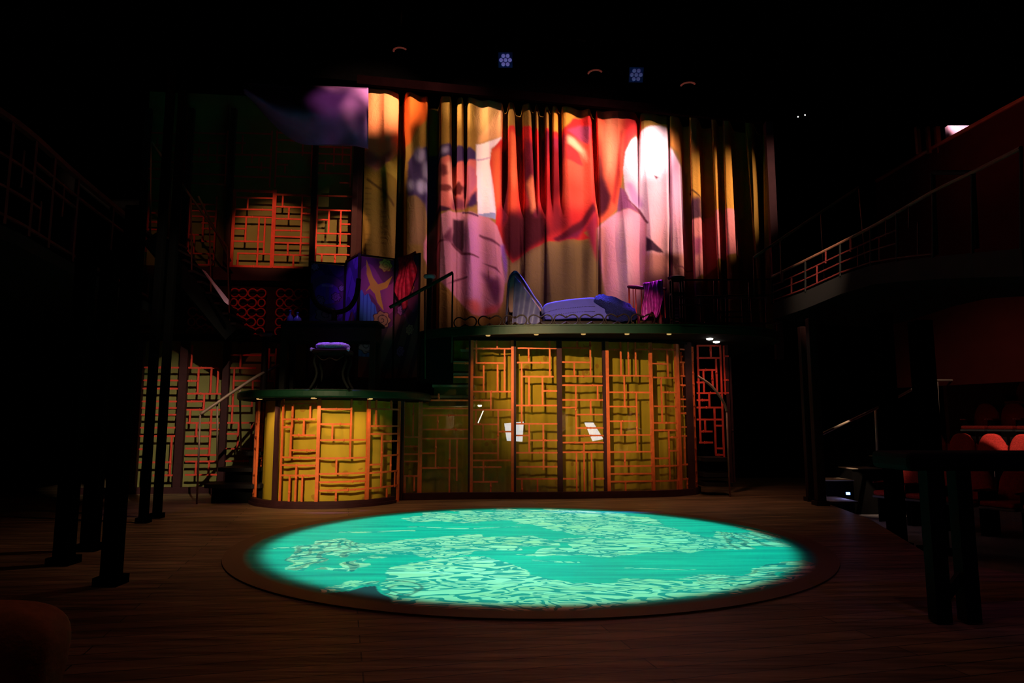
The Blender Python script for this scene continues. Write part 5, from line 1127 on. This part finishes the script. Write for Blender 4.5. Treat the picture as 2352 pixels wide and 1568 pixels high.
mb = MB(); mb.lathe([(0.10, 0), (0.09, 0.02), (0.02, 0.025)], (a.x, a.y+0.05, 0), 16); mb.build('base', M['railb'], lm)
for px, py in ((1055, 950), (1205, 985), (1340, 950)):  # added unseen fill points by hands and sheets so the musicians show
    pl = bpy.data.lights.new('musician_fill', 'POINT'); pl.energy = 1.3; pl.color = (1, 0.9, 0.75); pl.shadow_soft_size = 0.03; o = bpy.data.objects.new('musician_fill', pl); C.objects.link(o); o.location = P(px, py, 11.2)

# ================================================================ lighting rig overhead
mb = MB(); a = P(850, 40, 9.0); b_ = P(1340, 95, 9.8); mb.tube([P(700, 5, 8.5), P(1345, 96, 9.6)], 0.024, 8)
tag(mb.build('lighting_pipe', M['velvet']), 'long black pipe carrying the overhead stage lights', 'pipe')
for px, py, mt, lab in ((1161, 138, 'led', 'brighter violet multi-lens stage light hanging above the curtain'), (1461, 172, 'led', 'fainter violet multi-lens stage light right of the brighter one')):
    p = P(px, py, 8.0); f0 = thing('stage_light', lab, 'stage light', p, 'violet stage lights'); 
    tgt = (co.location-p).normalized(); q = Vector((0, -1, -0.55)).normalized(); sdv = q.cross(Vector((0, 0, 1))).normalized(); upv = sdv.cross(q)
    mb = MB(); mb.beam(p+q*0.0, p-q*0.2, 0.20, 0.20, upv); mb.build('housing', M['velvet'], f0, bev=0.01)
    mb = MB(); mb.beam(p+q*0.002, p+q*0.012, 0.175, 0.175, upv); mb.build('face', M['led'], f0)
    for k in range(7):
        a = 2*math.pi*k/6; o_ = (sdv*math.cos(a)+upv*math.sin(a))*0.055 if k < 6 else Vector()
        mb = MB(); c_ = p+q*0.014+o_; mb.add([c_+q*0.008]+[c_+(sdv*math.cos(t_)+upv*math.sin(t_))*0.024 for t_ in np.linspace(0, 2*math.pi, 14, endpoint=False)], [(0, 1+i, 1+(i+1) % 14) for i in range(14)]); mb.build('lens', M.setdefault('violens%d' % px, emit('violet_lens', (0.22, 0.18, 0.6), 0.34 if px < 1300 else 0.12)), f0)
    mb = MB(); mb.tube([p-q*0.1+sdv*0.13, p-q*0.1+sdv*0.13+Vector((0, 0, 0.2)), p-q*0.1-sdv*0.13+Vector((0, 0, 0.2)), p-q*0.1-sdv*0.13], 0.008, 6); mb.tube([p-q*0.1+Vector((0, 0, 0.2)), Vector((p.x-q.x*0.1, p.y-q.y*0.1, 9.5))], 0.012, 6); mb.build('yoke', M['velvet'], f0)
for px, py in ((920, 117), (1367, 168), (1580, 196)):
    p = P(px, py, 8.0); f0 = thing('rust_stage_light', {920: 'leftmost small stage light with a rust-red glowing rim', 1367: 'small rust-red rimmed stage light between the two violet ones', 1580: 'rightmost small rust-red rimmed stage light above the curtain'}[px], 'stage light', p, 'rust-rimmed stage lights')
    mb = MB(); mb.lathe([(0.05, 0.0), (0.10, 0.0), (0.11, 0.16), (0.06, 0.22)], p, 18); mb.build('housing', M['velvet'], f0)
    mb = MB(); mb.tube([p+Vector((0.085*math.cos(t_), 0.085*math.sin(t_), -0.004)) for t_ in np.linspace(R(180), R(330), 14)], 0.012, 6); mb.build('glowing_rim', M.setdefault('rustlens', emit('rust_rim', (0.45, 0.07, 0.05), 0.16)), f0)
    mb = MB(); mb.tube([p+Vector((0, 0, 0.2)), (p.x, p.y, 9.5)], 0.012, 6); mb.build('hanger', M['velvet'], f0)
for px, py in ((1833, 268), (1849, 264)):
    p = P(px, py, 13.0); t0 = thing('pilot_light', 'tiny pilot light in the dark above the right balcony, '+('left of the pair' if px < 1840 else 'right of the pair'), 'light', p, 'pilot lights')
    mb = MB(); mb.lathe([(0.002, -0.012), (0.012, 0), (0.002, 0.012)], p, 8); mb.build('lens', M['lens'], t0)
    mb = MB(); mb.tube([p+Vector((0, 0, 0.01)), (p.x, p.y, 9.5)], 0.01, 6); mb.build('hanger', M['velvet'], t0)
# ================================================================ left gallery, columns
def column(px, Y, w_, label, ztop=6.5, name='column', mt='velvet', z0=0.0):
    p = P(px, 950, Y); mb = MB(); mb.box((p.x, p.y, z0+0.03), (w_*1.5, w_*1.5, 0.06)); b0 = None
    t0 = thing(name, label, 'column', (p.x, p.y, z0)); mb.build('foot_plate', M[mt], t0); mb = MB(); mb.box((p.x, p.y, (z0+0.06+ztop)/2), (w_, w_, ztop-z0-0.06)); mb.build('shaft', M[mt], t0, bev=0.01)
ZG = 2.82
column(345, 7.9, 0.085, 'black column in front of the left red lattice, nearer of the close pair', 9.4)
column(375, 8.3, 0.085, 'black column in front of the left red lattice, farther of the close pair', 9.4)
column(172, 5.6, 0.12, 'leftmost dim black gallery column', ZG-0.12)
column(228, 6.2, 0.12, 'second dim black gallery column from the left', ZG-0.12)
column(281, 4.9, 0.11, 'dim black column rising just left of the close pair', ZG-0.12)
gl_ = thing('left_gallery', 'dim gallery with lattice railing along the left side', 'gallery', (-5.4, 8.0, ZG-0.12))
gp = [(-4.39, 5.2), (-4.45, 6.0), (-4.72, 7.2), (-5.18, 9.6)]
mb = MB(); mb.prism(gp+[(-5.3, 10.9), (-9.7, 10.9), (-9.7, 5.2)], ZG-0.12, ZG); mb.build('gallery_floor', M['black'], gl_)
gi = catmull(gp, 5)
mb = MB(); mb.strip([Vector((x-0.03, y, ZG+0.97)) for x, y in gi], 0.06, 0.05); mb.build('top_rail', M['dimred'], gl_)
mb = MB(); mb.strip([Vector((x-0.03, y, ZG+0.1)) for x, y in gi], 0.03, 0.025)
for k in range(3): mb.strip([Vector((x-0.03, y, ZG+0.35+0.2*k+0.07*(k == 1))) for x, y in gi[k*3:k*3+8]], 0.03, 0.022)
for i, (x, y) in enumerate(gi[::2]): mb.box((x-0.03, y, ZG+0.5), (0.035, 0.035, 0.95))
for i, (x, y) in enumerate(gi[1::2]): mb.box((x-0.03, y, ZG+(0.25 if i % 2 else 0.6)), (0.025, 0.025, 0.35))
mb.build('lattice_infill', M['dimred'], gl_)
# stair climbing left between gallery and back wall
sl = thing('gallery_stair', 'dim dark stair descending right from the left gallery with thin rails', 'stair', P(530, 760, 10.3))
a = P(345, 545, 9.4); b_ = P(528, 768, 10.5); mb = MB(); mb.beam(a, b_, 0.06, 0.26); mb.build('stringer', M['black'], sl)
a2 = a+Vector((0, 0.75, 0)); b2 = b_+Vector((0, 0.6, 0)); mb = MB(); mb.beam(a2, b2, 0.06, 0.26); mb.build('stringer', M['black'], sl)
for k in range(9):
    q = (k+0.5)/9; c_ = a.lerp(b_, q)+Vector((0, 0.36, 0.1)); mb = MB(); mb.box(c_, (0.28, 0.66, 0.035)); mb.build('tread', M['tread'], sl)
a3 = P(347, 325, 9.4); b3 = P(522, 568, 10.5); mb = MB(); mb.tube([a3, b3], 0.018, 8); mb.build('top_rail', M['dimsteel'], sl)
a4 = P(455, 450, 9.4+0.75); b4 = P(530, 600, 10.9); mb = MB(); mb.tube([a4, b4], 0.016, 8); mb.build('top_rail', M['dimsteel'], sl)
for k in range(5):
    q = k/4; mb = MB(); mb.tube([a3.lerp(b3, q), a.lerp(b_, q)], 0.011, 6); mb.build('rail_post', M['dimsteel'], sl)
mb = MB(); q = [P(463, 618, 9.6), P(470, 622, 9.6), P(524, 688, 9.8), P(524, 700, 9.8), P(516, 694, 9.8)]
n_ = Vector((0, 0.03, 0)); mb.add(q+[p+n_ for p in q], [(0, 1, 2, 3, 4), (9, 8, 7, 6, 5)]+[(i, (i+1) % 5, 5+(i+1) % 5, 5+i) for i in range(5)]); mb.build('pale_soffit_board', M['pinkpl'], sl)
spot((-2.8, 7.0, 5.0), tuple(P(516, 685, 9.75)), 30, (0.9, 0.45, 1.0), 7, 1.0, 0.02)

# ================================================================ right balcony
def railY(px): return 10.6-(px-1775)/(2150-1775)*3.0
mb = MB(); mb.box((11.7, 15.0, 2.9), (4.4, 0.12, 6.0)); struct(mb.build('wall_rear_right', M['darkred2'] if 'darkred2' in M else M.setdefault('darkred2', mat('red_plaster', (0.22, 0.05, 0.035), 0.9, var=0.1, scale=3, spec=0.02))))
rb = thing('right_balcony', 'dim curving balcony with red lattice railing on the right side', 'balcony', (P(1990, 640, 9).x, 9.0, 2.9))
tp_, bt_ = [], []
for x, yt, ybm in ((1773, 635, 691), (1850, 598, 662), (1930, 558, 626), (2000, 522, 602), (2060, 488, 592), (2143, 440, 582), (2233, 396, 572), (2345, 340, 560)):
    Y = railY(x); tp_.append(P(x, yt, Y)); bt_.append(P(x, ybm, Y))
mb = MB(); mb.tube(catmull([tuple(p) for p in tp_], 3), 0.022, 8); mb.build('top_rail', M['dimsteel'], rb)
mb = MB()
for fz in (0.0, 0.33, 0.62): mb.tube([a.lerp(b_, 1-fz) for a, b_ in zip(tp_[:5], bt_[:5])] if fz else [b_ for b_ in bt_[:6]], 0.012, 5)
for i in range(5):
    for q in (0.0, 0.35, 0.6):
        a = tp_[i].lerp(tp_[i+1], q); b_ = bt_[i].lerp(bt_[i+1], q); lo, hi = (0, 1) if q == 0 else ((0.0, 0.45) if (i+int(q*10)) % 2 else (0.4, 1)); mb.tube([a.lerp(b_, lo), a.lerp(b_, hi)], 0.012, 5)
mb.build('lattice_infill', M['lat_r'] if False else M['dimred'], rb)
for i in range(len(tp_)): mb = MB(); mb.tube([tp_[i], bt_[i]+Vector((0, 0, -0.05))], 0.016, 6); mb.build('rail_post', M['railb'], rb)
mb = MB(); poly_o = [(p.x, p.y) for p in bt_]; n0 = len(poly_o)
vs = [(p.x, p.y, p.z-0.04) for p in bt_]+[(p.x, p.y, p.z-0.30) for p in bt_]+[(p.x+2.2, p.y+1.0, p.z-0.04) for p in bt_]+[(p.x+2.2, p.y+1.0, p.z-0.30) for p in bt_]
fs = []
for i in range(n0-1):
    fs += [(i, i+1, n0+i+1, n0+i), (i, 2*n0+i, 2*n0+i+1, i+1), (n0+i, n0+i+1, 3*n0+i+1, 3*n0+i), (2*n0+i, 3*n0+i, 3*n0+i+1, 2*n0+i+1)]
fs += [(0, n0, 3*n0, 2*n0), (n0-1, 3*n0-1, 4*n0-1, 2*n0-1)]
mb.add(vs, fs); mb.build('balcony_slab', M['black'], rb)
A = [P(1731, 591, 10.4), P(1850, 511, 10.4), P(1972, 430, 10.4)]
rail('balcony_stair_rail', 'brownish sloping handrail with thin posts left of the right balcony', A, [(P(1733, 690, 10.4), A[0]), (P(1795, 650, 10.4), P(1792, 551, 10.4)), (P(1893, 640, 10.4), P(1885, 488, 10.4)), (P(1988, 600, 10.4), A[2])], 0.02, 'dimsteel', 0.01)
bf = thing('rectangular_stand', 'black rectangular tube frame standing on the right balcony', 'frame', P(2190, 580, 8.2))
q = [P(2150, 585, 8.0), P(2142, 396, 8.0), P(2234, 396, 7.4), P(2243, 570, 7.4)]
for i in range(3): mb = MB(); mb.tube([q[i], q[i+1]], 0.028, 8); mb.build('frame_tube', M['railb'], bf)

# sloping red parapet wall behind
mb = MB(); q = [P(2010, 420, 14.2), P(2125, 352, 13.2), P(2300, 256, 11.9), P(2500, 150, 10.8)]; lo = [Vector((p.x, p.y, 1.85)) for p in q]
n_ = Vector((0.12, 0.16, 0)); vs = q+lo+[p+n_ for p in q]+[p+n_ for p in lo]
fs = []
for i in range(3): fs += [(i, i+1, 4+i+1, 4+i), (8+i, 12+i, 12+i+1, 8+i+1), (i, 8+i, 8+i+1, i+1), (4+i, 4+i+1, 12+i+1, 12+i)]
fs += [(0, 4, 12, 8), (3, 11, 15, 7)]; mb.add(vs, fs); pw = mb.build('sloping_parapet', M['darkred']); tag(pw, 'sloping dark red parapet wall above the right balcony', 'parapet wall')
mb = MB(); mb.tube([p+Vector((0.02, -0.02, 0.03)) for p in q], 0.045, 8); mb.build('cap', M['redglow'], pw)
spot((7.0, 8.5, 7.5), (9.2, 12.4, 6.2), 38, (1.0, 0.4, 0.3), 34, 1.0, 0.05)
spot((2.0, 5.0, 7.0), (8.6, 11.8, 4.2), 46, (1.0, 0.35, 0.3), 30, 1.0, 0.1)
# lit pinkish booth wall and orange uprights peeking above the parapet
mb = MB(); p = P(2215, 300, 13.4); mb.prism([(p.x-0.33, 13.4), (p.x+0.35, 13.4), (p.x+0.35, 13.5), (p.x-0.33, 13.5)], ZY(340, 13.4), ZY(288, 13.4)); tag(mb.build('lit_booth_wall', M['pinkpl']), 'brightly lit pale pink wall patch peeking over the sloping parapet', 'booth wall')
spot((8.3, 12.6, 7.6), (p.x-0.05, 13.4, p.z+0.1), 420, (1.0, 0.75, 0.7), 26, 0.9, 0.05)
for px, w_, yb in ((2108, 0.07, 350), (2132, 0.05, 345), (2154, 0.08, 330)):
    p = P(px, 320, 13.0); mb = MB(); mb.box((p.x, 13.0, ZY(322, 13.0)), (w_, 0.08, 0.55)); o = mb.build('booth_upright', M['redglow']); tag(o, {2108: 'leftmost dim upright above the parapet', 2132: 'middle dim upright above the parapet', 2154: 'brightest orange upright nearest the lit pink wall patch'}[px], 'upright', 'uprights above the parapet')
p = P(2118, 287, 12.9); mb = MB(); mb.box(p, (0.13, 0.12, 0.1)); mb.lathe([(0.05, -0.02), (0.06, -0.06), (0.03, -0.09)], p+Vector((0, -0.03, 0)), 10); tag(mb.build('dim_lamp_head', M['railb']), 'small dark lamp head on top of the leftmost upright', 'lamp')

# ================================================================ right columns and auditorium
column(1852, 10.1, 0.10, 'slim dark column right of the pavilion, left of the pair', 2.55, mt='darkwood')
column(1874, 9.6, 0.12, 'slim dark column right of the pavilion, right of the pair', 2.6, mt='darkwood')
column(2042, 8.6, 0.17, 'wide black column crossing the sloping handrail', 2.5, z0=LF)
column(2128, 8.2, 0.20, 'wide black column left of the red seats', 2.35, z0=LF)
DIRV = Vector((0.42, -0.90, 0)).normalized(); FACE = Vector((-0.90, -0.42, 0)).normalized()
def tier(base, z, z0, back, front_, L0, L1, name='floor_tier'):
    b_ = Vector((base[0], base[1], 0)); a1 = b_+FACE*front_-DIRV*L0; a2 = b_+FACE*front_+DIRV*L1; a3 = a2-FACE*(back+front_); a4 = a1-FACE*(back+front_)
    mb = MB(); mb.prism([(p.x, p.y) for p in (a1, a2, a3, a4)], z0, z); return struct(mb.build(name, M['carpet']))
tier((7.83, 11.9), 0.03, LF, 1.5, 0.55, 1.1, 4.5, 'floor_tier'); tier((9.33, 13.4), 0.6, LF, 1.3, 0.75, 0.45, 5, 'floor_tier')
tier((10.9, 14.5), 1.12, 0.0, 1.2, 0.7, 0.4, 5, 'floor_tier')
def make_seat():
    t0 = thing('theatre_seat', 'x', 'seat', (0, 0, 0))
    w_, hw = 0.50, 0.238
    mb = MB()
    def bk(u, v):   # rounded back facing -y
        s = u/16*2-1; q = v/14; top = 0.92-0.20*abs(s)**2.7; z = 0.42+(top-0.42)*q; x = s*hw*(1-0.05*q)
        return Vector((x, 0.20+0.07*q-0.028*(1-s*s), z))
    mb.grid(17, 15, bk); n1 = len(mb.v); mb.grid(17, 15, lambda u, v: bk(u, v)+Vector((0, 0.07, 0)))
    mb.f += [tuple([u for u in range(16)][i:i+1])+(i+1, n1+i+1, n1+i) for i in range(16)]
    mb.f += [(14*17+i, 14*17+i+1, n1+14*17+i+1, n1+14*17+i) for i in range(16)]
    mb.f += [(v*17+e, (v+1)*17+e, n1+(v+1)*17+e, n1+v*17+e) for v in range(14) for e in (0, 16)]
    mb.build('backrest', M['seat'], t0, smooth=True)
    mb = MB(); mb.box((0, -0.02, 0.445), (0.44, 0.42, 0.07)); mb.build('seat_cushion', M['seat'], t0, bev=0.025)
    mb = MB(); mb.box((0, -0.02, 0.39), (0.45, 0.44, 0.035)); mb.build('seat_pan', M['seatpan'], t0, bev=0.01)
    mb = MB(); mb.box((0, 0.30, 0.62), (0.44, 0.02, 0.5)); mb.build('back_shell', M['black'], t0)
    for s_ in (-1, 1):
        mb = MB(); mb.box((s_*0.228, -0.02, 0.60), (0.035, 0.36, 0.03)); mb.build('armrest', M['redwood'], t0, bev=0.012)
        mb = MB(); mb.box((s_*0.232, 0.05, 0.29), (0.025, 0.30, 0.58)); mb.build('side_stand', M['black'], t0)
    return t0
seat0 = make_seat(); first = [True]
rz_ = math.atan2(FACE.y, FACE.x)+math.pi/2
def place_seat(x, y, z, label, group, rz=rz_):
    global seat0
    if first[0]: o = seat0; first[0] = False
    else: o = copy_tree(seat0)
    o.location = (x, y, z); o.rotation_euler = (0, 0, rz); o['label'] = label; o['group'] = group; o['_o'] = (x, y, z)
    return o
ordn = ['first', 'second', 'third', 'fourth', 'fifth', 'sixth']
for k in range(5):
    x, y = 7.38+0.21*k, 12.35-0.45*k
    place_seat(x, y, 0.03, ordn[k]+' red seat from the left in the brightest lit seat row', 'seats in the brightly lit row')
for k in range(3):
    x, y = 9.10+0.21*k, 13.4-0.45*k; place_seat(x, y, 0.6, ordn[k]+' red seat from the left in the row above the brightest one', 'seats in the row above the bright row')
for k in range(2):
    place_seat(10.75+0.21*k, 14.45-0.45*k, 1.12, ordn[k]+' red seat from the left in the topmost seat row', 'seats in the top row')
for k in range(6):
    x, y = 5.85+0.225*k, 10.6-0.47*k
    place_seat(x, y, LF, ordn[k]+' dim red seat from the left in the lowest row by the stage', 'dim seats in the lowest row')
# aisle steps with a blue step light
ai = thing('aisle_steps', 'pale-edged aisle steps with a blue step light by the right columns', 'steps', (5.2, 11.3, LF))
for k, (px, py, Y, w_) in enumerate(((1920, 1104, 11.0, 0.55), (1990, 1077, 11.6, 0.5), (2060, 1050, 12.2, 0.5))):
    p = P(px, py, Y); mb = MB(); mb.box((p.x, p.y+0.25, (LF+p.z)/2), (w_, 0.5, p.z-LF)); mb.build('step', M['black'], ai)
    mb = MB(); mb.box((p.x, p.y+0.22, p.z+0.008), (w_, 0.5, 0.016)); mb.build('pale_nosing', M['brass'], ai)
p = P(1948, 1133, 10.6); mb = MB(); mb.box((p.x, p.y, p.z), (0.05, 0.03, 0.035)); mb.build('step_light', emit('blue_step_light', (0.15, 0.4, 1.0), 6), ai)
mb = MB(); q = P(1915, 1146, 10.4); mb.box((q.x, 10.55, -0.03), (0.55, 0.7, 0.03)); mb.build('landing', M['carpet'], ai)
sl_ = bpy.data.lights.new('step_glow', 'POINT'); sl_.energy = 0.5; sl_.color = (0.45, 0.45, 1.0); sl_.shadow_soft_size = 0.02; o = bpy.data.objects.new('step_glow', sl_); C.objects.link(o); o.location = p+Vector((-0.06, -0.06, 0.0))
A = [P(1880, 1000, 10.3), P(1955, 965, 11.0), P(2028, 930, 11.7), P(2082, 901, 12.2), P(2135, 873, 12.8)]
t0 = rail('aisle_handrail', 'bright brass handrail sloping up the aisle behind the black columns', A, [(P(2016, 1062, 11.6), P(2011, 938, 11.6)), (P(2157, 988, 12.9), P(2152, 876, 12.9))], 0.022, 'brass', 0.022)
mb = MB(); mb.tube([A[-1], P(2262, 873, 13.4)], 0.02, 10); mb.build('level_rail', M['brass'], t0)
spot((2.6, 7.5, 6.2), (5.75, 11.2, 1.3), 2600, (1.0, 0.72, 0.5), 17, 1.0, 0.03)
# black barrier in the right foreground
bar_ = thing('black_barrier', 'thick black barrier rail on posts in the right foreground', 'barrier', (P(2200, 1400, 3.9).x, 3.9, 0))
a = P(2052, 1060, 4.1); z_ = P(2150, 1060, 4.0).z
mb = MB(); mb.box(((a.x+5.2)/2, 4.15, z_), (5.2-a.x, 0.42, 0.105)); mb.build('top', M['black'], bar_, bev=0.03)
for px in (2155, 2222):
    p = P(px, 1250, 3.95); mb = MB(); mb.box((p.x, 3.98, z_/2-0.02), (0.085, 0.085, z_-0.06)); mb.build('post', M['black'], bar_)
p = P(2155, 1400, 3.95); q = P(2222, 1400, 3.95); mb = MB(); mb.beam((p.x, 3.98, 0.06), (q.x, 3.98, 0.26), 0.03, 0.05); mb.build('brace', M['black'], bar_)
# seat at near left
s1 = thing('near_seat', 'dim brown rounded seat back at the lower left edge', 'seat', (-1.62, 2.3, 0))
mb = MB()
def nb_(u, v):
    a = u/40*2*math.pi; q = v/12; ex = math.copysign(abs(math.cos(a))**0.5, math.cos(a)); ez = math.copysign(abs(math.sin(a))**0.6, math.sin(a))
    sc = 1-abs(q*2-1)**6*0.4
    return Vector((-1.78+0.33*ex*sc+0.03*ez, 2.28+0.11*(q*2-1), 0.33+0.2*ez*sc))
mb.grid(40, 13, nb_, closed_u=True); mb.f += [tuple(range(40)), tuple(range(12*40, 13*40))[::-1]]; mb.build('backrest', M['tanseat'], s1, smooth=True)
mb = MB(); mb.box((-1.78, 2.30, 0.085), (0.5, 0.12, 0.17)); mb.build('base', M['black'], s1)
mb = MB(); mb.box((-1.78, 2.0, 0.2), (0.55, 0.4, 0.1)); mb.build('seat_cushion', M['tanseat'], s1, bev=0.03)
spot((-3.5, 0.2, 4.0), (-1.8, 2.3, 0.4), 6, (1.0, 0.5, 0.3), 20, 1.0, 0.1)
# tidy helper properties
for o in bpy.data.objects:
    if '_o' in o: del o['_o']
